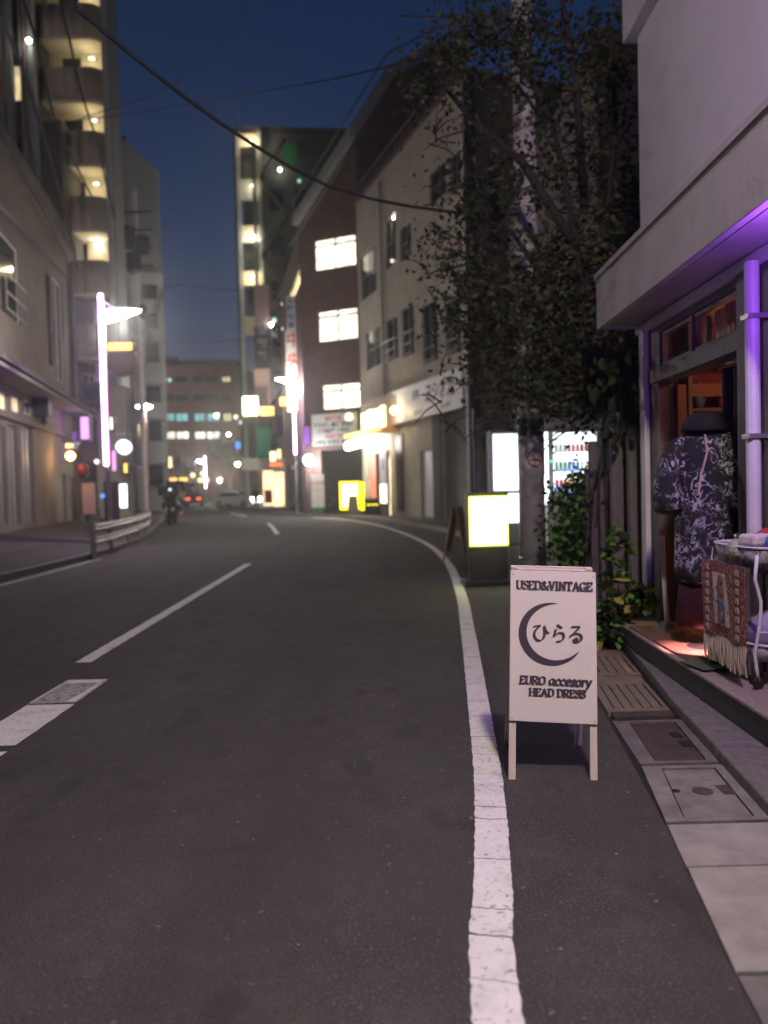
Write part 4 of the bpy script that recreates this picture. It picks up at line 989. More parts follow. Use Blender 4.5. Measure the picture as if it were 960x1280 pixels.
def vending(lbl, x0, x1, y, z0, h, lit):
    t = thing('vending_machine', lbl, 'vending machine', (x0, y, 0), 0, 'vending machines behind the utility pole')
    wd = x1 - x0
    MB().box(0, wd, 0, .7, 0, z0).build('plinth', conc, t)
    MB().box(0, wd, .04, .7, z0 + .002, z0 + h).build('cabinet', white, t, bevel=.015)
    MB().box(.03, wd - .03, -.0, .039, z0 + .03, z0 + h - .03).build('front_frame', grey, t, bevel=.006)
    px0, px1, pz0, pz1 = .13 if not lit else .05, wd - .06, z0 + h * .47, z0 + h * .965
    if lit:
        MB().box(px0, px1, -.012, -.001, pz0 + .02, pz1).build('lit_panel', g_vend, t); MB().box(px0, px1, -.012, -.001, z0 + h * .2, z0 + h * .45).build('lit_panel', g_wht, t)
        MB().box(px1 - .3, px1 - .06, -.016, -.0125, z0 + h * .3, z0 + h * .33).build('price_strip', grey, t)
    else:
        MB().box(px0, px1, -.004, -.001, pz0, pz1).build('display_back', g_vend, t)
        MB().box(-.005, .05, -.006, .038, z0 + h * .35, z0 + h * .97).build('light_strip', g_wht, t)
        rows = 3; cans = 10; cm = [gm[1], gm[2], gm[3], gm[0], gm[4], gm[5]]
        for r_ in range(rows):
            zb = pz0 + .05 + (pz1 - pz0 - .08) * r_ / rows
            MB().box(px0, px1, -.075, -.005, zb - .035, zb).build('display_shelf', blk if r_ else g_blue, t)
            for c_ in range(cans):
                xx = px0 + .04 + c_ * (px1 - px0 - .08) / (cans - 1); hh = .13 if r_ != 2 else .12
                q = ((c_ // 3) + r_ * 2) % 6
                MB().lathe([(.024, 0), (.027, .01), (.027, hh * .75), (.014, hh * .9), (.014, hh)], 8).build('drink_can', cm[q], t, (xx, -.045, zb + .002))
            MB().box(px0 + .02, px1 - .02, -.079, -.0755, zb - .03, zb - .01).build('button_strip', g_blue if r_ < 2 else g_wht, t)
        MB().lathe([(.018, 0), (.018, .006)], 10).build('green_lamp', g_grn, t, (.09, -.001, z0 + h * .72)).rotation_euler = (R(90), 0, 0)
        MB().lathe([(.02, 0), (.02, .006)], 10).build('blue_lamp', g_blue, t, (.38, -.001, z0 + h * .455)).rotation_euler = (R(90), 0, 0)
        text('50', .12, signw, t, (.20, -.004, z0 + h * .40), name='lettering', bold=.004)
        MB().box(.15, wd - .12, -.02, -.001, z0 + .12, z0 + .3).build('tray_flap', blk, t)
    return t
VY = 12.6
xa = P(613, 600, VY).x; xb = P(681, 600, VY).x; xc = P(751, 600, VY).x; zt = P(680, 536, VY).z
vending('vending machine with a plain white lit front, left of the utility pole', xa, xb - .01, VY, zt - 1.83, 1.83, True)
vending('vending machine with rows of drinks, right of the utility pole', xb + .01, xc, VY, zt - 1.83, 1.83, False)
lamp(bpy.data.objects['vending_machine.001'], (.5, -.45, 1.75), 9, (.9, .95, 1), .2)
vl = bpy.data.objects['vending_machine']; lamp(vl, (.4, -.4, 1.7), 22, (.85, .93, 1), .3)
# corrugated grey hoarding left of the machines
hd = thing('grey_hoarding', 'grey metal site panel with a yellow black sticker left of the vending machines', 'panel', (P(597, 640, 13.2).x, 13.2, 0))
MB().box(0, .28, 0, .05, 0, 2.6).build('sheet', grey, hd); MB().box(.02, .1, -.006, -.001, 1.88, 2.02).build('sticker', g_yel2 if False else leafy, hd); MB().box(.11, .2, -.006, -.001, 2.1, 2.3).build('sticker', txtd, hd)
MB().tube([(-.03, 0, 0), (-.03, 0, 2.75)], .03, 8).build('post', galv, hd)

# ------------------------------------------------------------------ right side buildings
# building with the long sign board
B2A, B2B = (-1.09, 43.3), (3.3, 30.0)
b2 = thing('sign_board_building', 'cream rendered building with a long ヨシオカー sign board above a roller shutter', 'building', (3.3, 30, 0))
b2o = []
for x0, x1, y0, y1, k in ((545, 566, 198, 242, {}), (488, 502, 264, 328, {}), (507, 521, 273, 318, {'pm': glassg}), (457, 477, 305, 365, {'pm': glassg}), (462, 480, 407, 458, {'pm': glassg}), (487, 502, 394, 448, {}), (507, 522, 379, 443, {}), (532, 551, 374, 452, {}), (560, 580, 372, 440, {'pm': glassg}), (570, 586, 180, 232, {})):
    b2o.append(opx(B2A, B2B, x0, x1, y0, y1, fm=grey, bar=.5, rail=(y1 > 370 and x0 > 480), **k))
b2o.append(opx(B2A, B2B, 526, 541, 563, 650, kind='door', fm=grey, pm=white, mull=0, lab='pale steel door left of the shutter'))
b2o.append(opx(B2A, B2B, 553, 588, 513, 650, kind='hole'))
b2o.append(opx(B2A, B2B, 460, 488, 566, 641, kind='hole'))
for q in b2o[-3:]: q['z'] = (.11, q['z'][1])
wl, bb, ba, bL = wall(b2, B2A, B2B, 0, 16.6, beige2, b2o, .25)
def b2s(name, mb, mt, **k): return mb.build(name, mt, b2, bb, ba, **k)
sh = b2o[-2]; m = MB(); z = .12
rs = MB()
while z < sh['z'][1] - .01:
    rs.prism([(sh['x'][0], .2, z), (sh['x'][0], .16, z + .045), (sh['x'][0], .2, z + .09)], (sh['x'][1] - sh['x'][0], 0, 0)); z += .09
s_o = b2s('roller_shutter', rs, shut); s_o['kind'] = 'stuff'
b2s('shutter_post', MB().box(sh['x'][0] - .9, sh['x'][0] - .03, -.05, -.001, .11, sh['z'][1]), dkgrey)
# the sign board
s0, zt0 = on(B2A, B2B, 494, 492); s1, zt1 = on(B2A, B2B, 586, 458); _, zb0 = on(B2A, B2B, 500, 532); zb0 = (zb0 + on(B2A, B2B, 585, 508)[1]) / 2; zt0 = (zt0 + zt1) / 2
sb = b2s('sign_board', MB().box(s0, s1, -.3, -.06, zb0, zt0), signw)
sb['label'] = 'long white sign board with dark katakana'
s2, _ = on(B2A, B2B, 537, 490); hh = zt0 - zb0
text('ヨシオカー', hh * .58, txtd, sb, ((s2 + s1) / 2 + .1, -.303, zb0 + hh * .58), bold=.03, sx=(s1 - s2) / (hh * .58 * 5) * .98, name='lettering', shear=.15)
s3, _ = on(B2A, B2B, 520, 490)
text('自動', hh * .30, txtb, sb, ((s3 + s2) / 2 - .1, -.303, zb0 + hh * .66), bold=.01)
text('株式会社', hh * .17, txtg, sb, ((s3 + s2) / 2 + .2, -.303, zb0 + hh * .16)); text('販売修理', hh * .17, txtg, sb, (s2 + 2.4, -.303, zb0 + hh * .16))
# corner pipe, side wall, roof, drain pipes
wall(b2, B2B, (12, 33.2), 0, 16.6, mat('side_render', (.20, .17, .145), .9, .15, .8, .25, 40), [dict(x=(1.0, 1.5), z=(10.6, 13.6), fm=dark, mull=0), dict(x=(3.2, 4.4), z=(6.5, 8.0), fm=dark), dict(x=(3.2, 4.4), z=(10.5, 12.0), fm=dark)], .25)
wall(b2, (6.9, 46.5), B2A, 0, 16.6, beige2, (), .25)
slab(b2, [(3.25, 29.9), (12.2, 33.1), (7, 46.7), (-1.2, 43.4)], 16.6, 16.85, brown)
pb = MB().tube([(3.22, 29.85, 0), (3.22, 29.85, 16.4)], .07, 8).build('downpipe', white, b2, W=True)
sp, _ = on(B2A, B2B, 481, 400); b2s('drain_pipe', MB().tube([(sp, -.1, 4.5), (sp, -.1, 16.3)], .06, 8), grey)
# balcony edge and roof rail
m = MB()
for k in range(15): m.tube([(k, .15, 16.85), (k, .15, 17.7)], .025, 5)
m.tube([(0, .15, 17.7), (14, .15, 17.7)], .03, 6).tube([(0, .15, 17.3), (14, .15, 17.3)], .02, 6)
b2s('roof_railing', m, grey)
# small wall lamps on this front
for px, py in ((446, 521), (505, 513)):
    s_, z_ = on(B2A, B2B, px, py)
    t = thing('globe_lamp', 'round warm globe lamp %s' % ('left of the bar sign' if px < 460 else 'right of the bar sign'), 'lamp', tuple(Vector((B2A[0], B2A[1], 0)) + Vector((math.cos(ba), math.sin(ba), 0)) * s_ + Vector((0, 0, z_)) + Vector((-.95, -.31, 0)) * .45), 0, 'globe lamps on the bar front')
    MB().ball((0, 0, 0), .21, n=14).build('globe', g_yelw, t, smooth=True); MB().tube([(0, 0, 0), (.43, .14, .15)], .025, 6).build('bracket', dark, t)
    if px > 460: lamp(t, (-.35, -.35, -.1), 60, (1, .75, .45), .2)
# bar frontage on the left end of that building
bar = thing('bar_front', 'small bar front with lit sign letters, orange awning edge and pink doorway', 'shop front', (B2A[0], B2A[1], 0), ba)
sA, zA = on(B2A, B2B, 459, 545); sB, zB = on(B2A, B2B, 497, 540)
MB().box(-.1, sB + .3, -.9, -.02, zA - .1, zA + .06).build('awning', mat('orange_awning', (.5, .22, .05), .6, .2, 3), bar)
MB().box(-.1, sB + .3, -.93, -.905, zA - .06, zA + .12).build('awning_edge', g_or, bar)  # awning edge is no lamp; the light on it is emission
ks, _ = on(B2A, B2B, 463, 525); ke, _ = on(B2A, B2B, 495, 520); _, k0 = on(B2A, B2B, 478, 538); _, k1 = on(B2A, B2B, 478, 512)
MB().box(ks - .25, ke + .3, -.45, -.26, k0 - .25, k1 + .5).build('sign_panel', taupe, bar)
for i in range(4):
    x = ks + (ke - ks) * (i + .5) / 4; w_ = (ke - ks) / 4 * .72
    MB().box(x - w_ / 2, x + w_ / 2, -.56, -.46, k0 + .04, k1 - .02 + .06 * (i % 2)).build('lit_letter', g_yelw, bar, bevel=.05)
l0, zl = on(B2A, B2B, 458, 556); l1, _ = on(B2A, B2B, 484, 556)
MB().tube([(l0, -1.0, zl - .06), (l1, -1.0, zl + .02)], .21, 12).build('tube_light', g_lamp, bar, smooth=True)
lamp(bar, ((l0 + l1) / 2, -1.35, zl - .2), 130, (1, .88, .7), .3)
d_ = b2o[-1]['x']
MB().box(d_[0], d_[1], .9, 1.0, .11, b2o[-1]['z'][1]).build('hall_back', g_ornw, bar)  # hall light put in as a glow of its back wall
MB().box(d_[0] + .04, d_[0] + 1.0, .1, .16, .11, b2o[-1]['z'][1]).build('door', mat('pink_door', (.5, .2, .16), .6, .1), bar)
MB().box(d_[1] - .6, d_[1] - .1, .12, .2, .11, b2o[-1]['z'][1] - .3).build('lit_door_edge', g_winw, bar)  # light on the door edge put into its surface as a glow
v0, zv = on(B2A, B2B, 487, 600); v1, _ = on(B2A, B2B, 496, 600); _, vt = on(B2A, B2B, 491, 563); _, vm = on(B2A, B2B, 491, 605); _, vb = on(B2A, B2B, 491, 629)
nv = MB().box(v0, v1, -.5, -.36, vb, vt).build('upright_sign', mat('lilac_sign', (.45, .38, .48), .5, .2, 2), bar)
MB().box(v0 + .05, v1 - .05, -.515, -.501, vb + .02, vm).build('lit_face', g_wht, nv)
text('酒', .55, txtd, nv, ((v0 + v1) / 2, -.505, (vt + vm) / 2 + .1)); 
MB().box(v0 - .02, v1 + .02, -.46, -.4, .11, vb).build('sign_post', dkgrey, bar)
o = thing('wall_panel', 'dark red upright menu board right of the bar doorway', 'board', (B2A[0], B2A[1], 0), ba); q0, _ = on(B2A, B2B, 497, 600); MB().box(q0, q0 + .9, -.08, -.02, .4, zA - .3).build('board', navyp, o); MB().box(q0 - .03, q0 + .93, -.06, -.012, .36, .4).build('ledge', wood, o)
# yellow lit sign boxes at the bar, A-board, planters
p = P(438, 640, 41.6); t = thing('yellow_sign_box', 'wide glowing yellow sign box on the kerb by the bar', 'sign', (p.x, p.y, .11))
MB().box(-.55, .55, -.12, .12, .25, 1.75).build('housing', dark, t); MB().box(-.53, .53, -.135, -.122, .27, 1.73).build('lit_face', g_yel2, t); MB().box(-.4, .4, -.142, -.136, .42, 1.6).build('lit_centre', g_yelw, t); MB().box(-.5, .5, -.2, .2, 0, .25).build('foot', dark, t)
lamp(t, (0, -.7, .7), 60, (1, .9, .1), .3)
p = P(442, 640, 41.2); t = thing('folding_board', 'small dark folding board standing before the yellow sign box', 'sign', (p.x, p.y - .5, .11)); 
for s_ in (-1, 1): MB().prism([(-.3, s_ * .25, 0), (.3, s_ * .25, 0), (.22, s_ * .02, 1.0), (-.22, s_ * .02, 1.0)], (0, s_ * .02, 0)).build('panel', wood, t)
p = P(452, 640, 42.0); t = thing('yellow_sign_column', 'narrow glowing yellow sign column beside the bar door', 'sign', (p.x, p.y, .11)); MB().box(-.17, .17, -.12, .12, .2, 1.7).build('lit_body', g_yel2, t); MB().box(-.2, .2, -.15, .15, 0, .2).build('foot', dark, t); MB().box(-.19, .19, -.14, .14, 1.7, 1.75).build('cap', dark, t)
p = P(466, 642, 40.4); t = thing('planter_box', 'dark planter box on the kerb before the bar doorway', 'planter', (p.x, p.y, .11)); MB().box(-.4, .4, -.25, .25, 0, .75).build('box', blk, t); MB().box(-.42, .42, -.27, .27, .75, .85).build('rim', wood, t); MB().box(-.3, .3, -.262, -.252, .5, .56).build('glow_strip', g_yel2, t)  # strip on the box front is no lamp; its shine is emission

# red-brown building with the three bright windows
B3A, B3B, B3C = (-4.45, 45.9), (-1.05, 44.3), (5.5, 47.2)
b3 = thing('red_brown_building', 'red brown tiled building with three bright windows and a sloping top edge', 'building', (-4.45, 45.9, 0))
b3o = [opx(B3A, B3B, 400, 453, 294, 335, fm=brown, pm=g_win, bar=.78, fr=.10), opx(B3A, B3B, 402, 453, 385, 426, fm=brown, pm=g_win, bar=.80, fr=.10), opx(B3A, B3B, 405, 454, 478, 512, fm=brown, pm=g_win, bar=.72, fr=.10), opx(B3A, B3B, 402, 455, 562, 642, kind='hole')]
b3o[-1]['z'] = (.11, b3o[-1]['z'][1])
LAB = math.hypot(B3B[0] - B3A[0], B3B[1] - B3A[1])
for q in b3o: q['x'] = (q['x'][0], min(q['x'][1], LAB - .06))
wall(b3, B3A, B3B, 0, 16.2, brown, b3o, .3)
u3 = (Vector((*B3B, 0)) - Vector((*B3A, 0))); u3c = (Vector((*B3C, 0)) - Vector((*B3B, 0)))
prof = [(Vector((*B3A, 0)), 16.2, 16.4), (Vector((*B3B, 0)), 16.2, 20.6), (Vector((*B3B, 0)).lerp(Vector((*B3C, 0)), .33), 16.2, 24.3), (Vector((*B3B, 0)).lerp(Vector((*B3C, 0)), .8), 16.2, 26.5), (Vector((*B3C, 0)), 16.2, 26.5)]
m = MB(); bkv = Vector((-2.9, 14, 0))
for (p, a, b), (q, c, d) in zip(prof, prof[1:]):
    m.poly([p + Vector((0, 0, a + .001)), q + Vector((0, 0, c + .001)), q + Vector((0, 0, d)), p + Vector((0, 0, b))])
m.build('upper_wall', brown, b3, W=True)
m = MB()
for (p, a, b), (q, c, d) in zip(prof, prof[1:]): m.poly([p + Vector((0, 0, b)), q + Vector((0, 0, d)), q + bkv + Vector((0, 0, d)), p + bkv + Vector((0, 0, b))])
m.build('roof', dkgrey, b3, W=True)
m = MB(); E = Vector((-.35, -.2, 0))
for (p, a, b), (q, c, d) in zip(prof, prof[1:]): 
    m.prism([p + Vector((0, 0, b + .002)), q + Vector((0, 0, d + .002)), q + Vector((0, 0, d + .5)), p + Vector((0, 0, b + .5))], E)
m.build('roof_coping', pale, b3, W=True)
m = MB()
for (p, a, b), (q, c, d) in zip(prof[:3], prof[1:4]): m.tube([p + E + Vector((0, 0, b + 1.15)), q + E + Vector((0, 0, d + 1.15))], .05, 6); m.tube([p + E * 1.5 + Vector((0, 0, b - 1.2)), q + E * 1.5 + Vector((0, 0, d - 1.2))], .06, 6)
m.build('roof_rail', grey, b3, W=True)
B3E = (B3A[0] + bkv.x, B3A[1] + bkv.y)
wall(b3, B3E, B3A, 0, 16.2, brown, [opx(B3E, B3A, 364, 382, 333, 359, fm=wood, pm=g_winw, bar=.72, mull=1, fr=.12), dict(x=(2, 4.5), z=(8, 10), fm=dark), dict(x=(2, 12), z=(.11, 3.2), kind='hole')], .3)
wall(b3, B3B, B3C, 0, 16.2, brown, (), .3)
MB().prism([(-1.3, 44.8, .12), (-4.1, 46.2, .12), (-4.3, 49, .12), (0.5, 49, .12)], (0, 0, .03)).build('garage_floor', asph, b3, W=True)
MB().prism([(-4.25, 49, 0), (4, 49, 0), (4, 49.2, 0), (-4.25, 49.2, 0)], (0, 0, 4)).build('garage_back', dkgrey, b3, W=True)
# its white information board
g0, gz0 = on(B3A, B3B, 392, 519); g1, gz1 = on(B3A, B3B, 452, 555)
a3 = math.atan2(u3.y, u3.x)
t = thing('info_board', 'white board with lines of small dark text below the bright windows', 'sign', (B3A[0], B3A[1], 0), a3)
MB().box(g0, g1 - .1, -.25, -.03, gz1, gz0).build('board', signw, t)
for i, (s_, mt_) in enumerate((('各種教室', txtr), ('そろばん 書道 英会話', txtd), ('個別指導 小学生', txtd), ('中央教室', txtr), ('小学生 中学生 高校生', txtd))):
    text(s_, .27, mt_, t, ((g0 + g1) / 2 - .1, -.253, gz0 - .3 - i * .33), bold=.008)
# stacked projecting signs
def vsign(lbl, px0, px1, y0, y1, Y, mt, body, tm, rows, size):
    a = P((px0 + px1) / 2, (y0 + y1) / 2, Y); w_ = (P(px1, y0, Y) - P(px0, y0, Y)).x; h_ = (P(px0, y0, Y) - P(px0, y1, Y)).z
    t = thing('upright_sign', lbl, 'sign', (a.x, Y, a.z)); MB().box(-w_ / 2, w_ / 2, 0, .35, -h_ / 2, h_ / 2).build('panel', mt, t)
    MB().box(w_ / 2, w_ / 2 + .6, .1, .2, h_ * .3, h_ * .3 + .08).box(w_ / 2, w_ / 2 + .6, .1, .2, -h_ * .3, -h_ * .3 + .08).build('bracket', grey, t)
    for j, col_ in enumerate(body):
        for i, ch in enumerate(col_):
            text(ch, size, tm, t, (-w_ / 2 + w_ * (j + .5) / len(body), -.004, h_ / 2 - h_ * (i + .5) / rows), bold=size * .025)
    return t
vsign('tall white upright sign with red 中央ゼミ characters', 358, 378, 413, 515, 49, signw, ['中央ゼミ'], txtr, 4.0, .95)
vsign('white upright sign with blue characters above the red lettered sign', 358, 378, 370, 412, 49, signw, ['受験指導', '個別学習'], txtb, 4.0, .46)
vsign('pale pink upright sign on the dark tower corner', 318, 336, 356, 407, 66, pinkp, [], txtd, 4, .5)
vsign('dark upright sign below the pale pink one on the tower', 318, 338, 408, 460, 66, navyp, ['学習塾'], txtg, 3.4, .9)
vsign('dusty pink upright sign lowest on the tower corner', 318, 338, 461, 508, 66, pinkp, [], txtd, 4, .5)
vsign('green sign board above the shops at the tower foot', 320, 338, 532, 572, 66, greenp, [], txtd, 4, .5)
def litbox(nm, lbl, px0, px1, y0, y1, Y, mt, group=None, extra=None, back=True):
    a = P((px0 + px1) / 2, (y0 + y1) / 2, Y); w_ = (P(px1, y0, Y) - P(px0, y0, Y)).x; h_ = (P(px0, y0, Y) - P(px0, y1, Y)).z
    t = thing(nm, lbl, 'sign', (a.x, Y, a.z), 0, group); MB().box(-w_ / 2, w_ / 2, 0, .3, -h_ / 2, h_ / 2).build('housing', dark, t); MB().box(-w_ / 2 + .04, w_ / 2 - .04, -.02, -.002, -h_ / 2 + .04, h_ / 2 - .04).build('lit_face', mt, t)
    MB().box(-.06, .06, .31, .8, h_ * .3, h_ * .3 + .08).build('bracket', grey, t)
    if extra: lamp(t, (0, -.7, 0), extra[0], extra[1], .3)
    return t
litbox('lit_sign_box', 'square yellow white lit sign box at the tower corner', 303, 323, 495, 520, 65, g_yelw, extra=(500, (1, .9, .6)))
litbox('lit_sign_box', 'small orange lit sign right of the square yellow sign box', 325, 343, 508, 520, 65, g_or)
litbox('lit_sign_box', 'lit orange and white sign half hidden by the right street lamp glare', 349, 366, 496, 508, 53, g_or)
litbox('lit_sign_box', 'glowing yellow and red sign cluster under the green board, upper', 337, 345, 564, 577, 62, g_yelw); litbox('lit_sign_box', 'glowing yellow sign right of its twin under the green board', 345.5, 352, 561, 574, 62, g_winw); litbox('lit_sign_box', 'red lit strip below the paired yellow signs', 337, 353, 578, 583, 62, g_red)
litbox('lit_sign_box', 'violet banner sign beside the right lilac neon pole', 379, 388, 532, 556, 45.3, g_purs)
litbox('lit_sign_box', 'tiny blue lit sign near the junction', 294, 301, 552, 561, 80, g_blue)
litbox('lit_sign_box', 'white lit box sign at pavement level near the person', 344, 349, 609, 621, 56, g_wht)
p = G(336, 637); t = thing('banner_stand', 'tall lit yellow banner beside the shop entrance at the tower foot', 'banner', (p.x, p.y, .1)); MB().box(-.4, .4, 0, .06, .2, 2.9).build('banner', g_winw, t); MB().tube([(-.45, .03, 0), (-.45, .03, 3)], .03, 6).build('pole', grey, t); MB().box(-.3, .3, -.012, -.002, .4, 1.4).build('print', txtr, t)
# round white lamp with glare behind the right pole, white standing sign
a = P(386, 575, 45.2); t = thing('round_light', 'large round white wall light just right of the right neon pole', 'lamp', tuple(a)); MB().lathe([(.02, -.1), (.22, -.08), (.29, 0), (.22, .08), (.02, .1)], 20).build('disc', g_lamp, t, smooth=True).rotation_euler = (R(90), 0, 0); MB().tube([(0, .1, 0), (.5, .8, 0)], .05, 6).build('bracket', grey, t); lamp(t, (0, -.6, -.2), 250, (.95, .97, 1), .4)
p = P(398, 640, 44.6); t = thing('standing_sign', 'white standing sign board with small print by the garage mouth', 'sign', (p.x, p.y, .11)); MB().box(-.36, .36, 0, .1, .35, 2.2).build('board', signw, t); MB().box(-.3, .3, -.05, .2, 0, .3).build('foot', greenp, t); text('駐車場', .26, txtr, t, (0, -.004, 1.7)); text('空きあり', .16, txtg, t, (0, -.004, 1.3))
# bicycle silhouettes near the garage: two wheels and frame
for i, (px, py) in enumerate(((378, 53.6), (415, 46.6))):
    p = P(px, 640, py); t = thing('bicycle', 'parked bicycle %s' % ('at the foot of the right neon pole' if i == 0 else 'inside the garage mouth behind the standing sign'), 'bicycle', (p.x + .3, p.y + .3, .13), R(25), 'parked bicycles')
    for x in (-.5, .5): MB().tube([(x + .32 * math.cos(k * math.pi / 9), 0, .33 + .32 * math.sin(k * math.pi / 9)) for k in range(19)], .025, 5).build('wheel', rubber, t)
    MB().tube([(-.5, 0, .33), (-.1, 0, .36), (.35, 0, .8), (-.25, 0, .75), (-.5, 0, .33)], .02, 5).tube([(.5, 0, .33), (.38, 0, .95)], .02, 5).tube([(-.1, 0, .36), (-.28, 0, .9)], .02, 5).build('frame', grey, t)
    MB().box(-.4, -.16, -.06, .06, .9, .95).build('saddle', blk, t); MB().tube([(.34, -.25, 1.0), (.4, 0, .97), (.34, .25, 1.0)], .015, 5).build('handlebar', chrome, t)

# tower with corner landings behind
b4 = thing('dark_tower', 'tall dark tower with stacked corner landings and outside stairs', 'building', (-11.9, 68, 0))
T0, T1, T2, T3 = (-11.9, 68), (-10.0, 67.9), (-2.0, 68.8), (0, 86)
wall(b4, T1, (2, 69.2), 0, 31.4, green_g, [dict(x=(1.0 + 2.2 * (i % 3), 2.2 + 2.2 * (i % 3)), z=(6 + 3.8 * (i // 3), 7.8 + 3.8 * (i // 3)), fm=dark, mull=1, pm=(glassg if (i * 7) % 5 == 1 else glass)) for i in range(18)], .3)
wall(b4, (-14.3, 84), T0, 0, 31.3, green_g, (), .3)
slab(b4, [(-10.2, 67.8), (2.2, 69.1), (2, 84), (-14.3, 84), (-11.9, 68.2)], 31.4, 31.9, dkgrey)
m = MB(); lit = MB()
for px in (303.5, 330):
    pb_ = P(px, 400, 67.6); MB().box(pb_.x - .16, pb_.x + .16, 67.4, 67.79, 0, 31.3).build('corner_column', pale, b4, W=True)
xl, xr = P(305, 400, 67.7).x, P(329, 400, 67.7).x
for i, (ya, yb) in enumerate(((167, 184), (224, 250), (282, 303), (339, 357), (396, 418))):
    za, zb = P(316, ya, 67.7).z, P(316, yb, 67.7).z
    MB().box(xl, xr, 67.6, 67.9, zb, za).build('landing_parapet', cream if i != 1 else pale, b4, W=True)
    MB().box(xl, xr, 69.4, 69.5, za + .01, za + (3.2 if i else .3)).build('landing_back', green_g, b4, W=True)
    MB().box(xl, xr, 67.95, 69.4, za - 1.0, za - .85).build('landing_floor', conc, b4, W=True)
def spot(lbl, px, py, Y, r, mt, cat='lamp', wts=0, col_=(1, .9, .7)):
    t = thing('wall_light', lbl, cat, tuple(P(px, py, Y))); MB().ball((0, 0, 0), r, n=10).build('globe', mt, t, smooth=True); MB().tube([(0, r * .5, 0), (0, .6, .1)], .03, 5).build('bracket', dark, t)
    if wts: lamp(t, (0, -r - .25, -.1), wts, col_, .1)
    return t
spot('warm light on the tower landing second from the bottom', 317, 297, 67.2, .16, g_lamp, wts=120)
spot('warm light on the tower top landing', 314, 176, 67.2, .10, g_win, wts=110, col_=(1, .85, .55))
spot('warm light on the lowest tower landing', 316, 345, 67.2, .10, g_win, wts=110, col_=(1, .85, .55))
spot('warm light on the second tower landing', 315, 232, 67.2, .08, g_win, wts=60, col_=(1, .85, .55))
spot('white light high on the tower stairs, upper of two', 340, 200, 67.5, .13, g_lamp); spot('white light on the tower stairs, lower right of the upper one', 350, 212, 67.5, .12, g_lamp)
spot('pale slit light on the tower right of the stairs', 374, 226, 67.8, .16, g_teal); spot('small greenish light on the tower at mid height', 343, 400, 66, .2, g_teal); spot('small white light low on the tower stair well', 339, 406, 65.8, .14, g_lamp)
spot('small warm light beside the blue lettered sign', 354, 380, 58, .14, g_farw); spot('small white light beside the red lettered sign', 354.5, 411, 58, .14, g_farw)
gw = P(363, 192, 67.9); MB().box(-.5, .5, -.06, 0, -.8, .8).build('green_lit_panel', g_grnd, b4, gw - b4.location)
# outside stairs: flights zigzag
for i in range(7):
    z0_ = 8 + i * 3.2; xA, xB = (-9.6, -7.4) if i % 2 == 0 else (-7.4, -9.6)
    MB().prism([(xA, 66.9, z0_), (xB, 66.9, z0_ + 3.2), (xB, 66.9, z0_ + 3.5), (xA, 66.9, z0_ + .3)], (0, .9, 0)).build('stair_flight', dkgrey, b4, W=True)
    MB().tube([(xA, 66.85, z0_ + 1.3), (xB, 66.85, z0_ + 4.5)], .04, 5).build('stair_rail', grey, b4, W=True)
for k in range(3): MB().box(-10.2 + .0 * k, -9.9, 66.85, 66.95, 6, 30).build('stair_post', grey, b4, W=True) if k == 0 else None
MB().tube([(-11.5, 68.5, 31.9), (-11.5, 68.5, 34.2)], .05, 5).build('aerial', grey, b4, W=True)
# base shops of the tower: glazed fronts
MB().box(-11.8, -7.4, 67.2, 67.6, 3.2, 4.2).build('shop_fascia', signw, b4, W=True)
MB().box(-9.2, -8.3, 66.9, 67.1, .1, 3.0).build('lit_entrance', g_winw, b4, W=True)

# far brick block across the junction
fb = thing('brick_block', 'wide red brick block with rows of lit windows across the far junction', 'building', (-37, 130, 0))
FA, FB = (-48, 130), (-23.5, 130)
fo_ = []
rows_ = [(470, 478, 'a'), (493, 501, 'b'), (516, 527, 'c'), (539, 549, 'd')]
for y0, y1, kk in rows_:
    for x0, x1 in ((181, 204), (207, 221), (222, 238), (245, 259), (260, 277), (281, 292)):
        pm = {'a': glass, 'b': glass, 'c': g_cyan, 'd': g_farw}[kk]
        if kk == 'a' and x0 in (281,): pm = g_win2
        if kk == 'c' and x0 == 281: pm = g_win2
        if kk == 'd' and x0 == 281: pm = glass
        fo_.append(opx(FA, FB, x0, x1, y0, y1, fm=dark, pm=pm, mull=1, fr=.12))
wall(fb, FA, FB, 0, P(250, 456, 130).z, brick, fo_, .4)
wall(fb, FB, (-23.5, 150), 0, P(250, 456, 130).z, brick, (), .4)
slab(fb, [(-48, 129.7), (-23.2, 129.7), (-23.2, 150), (-48, 150)], P(250, 456, 130).z, P(250, 450, 130).z, dkgrey); slab(fb, [(-40, 132), (-33, 132), (-33, 140), (-40, 140)], P(250, 450, 130).z, P(220, 444, 130).z, brick, 'roof_house')
for i, (px, py) in enumerate(((206, 474), (212, 475))): spot('small cold light on the brick block top storey, %s' % ('left' if i == 0 else 'right'), px, py, 129.4, .32, g_teal)
for i, (px, py, mt_, l_) in enumerate(((286, 543, g_yelw, 'right end of the white lit row'), (271, 519, g_farw, 'over the teal window row'), (295, 521, g_farw, 'beside the teal row, right'), (297, 580, g_lamp, 'over the white car'), (302, 528, g_farw, 'near the tower foot'), (275, 600, g_farw, 'low beside the third neon pole'), (253, 592, g_winw, 'above the red tail lights'), (241, 594, g_winw, 'above the dark car roof'))):
    spot('round street light %s' % l_, px, py, 118 - 2 * i, .30, mt_, wts=(800 if i in (0, 1, 3, 5) else 0))
litbox('lit_sign_box', 'orange lit sign left of the far junction', 207, 215, 571, 585, 100, g_winw); litbox('lit_sign_box', 'long warm lit shop strip at the far side of the junction', 212, 235, 597, 602, 112, g_or); litbox('lit_sign_box', 'warm lit shop strip right of the tail lights', 247, 262, 597, 603, 112, g_winw)
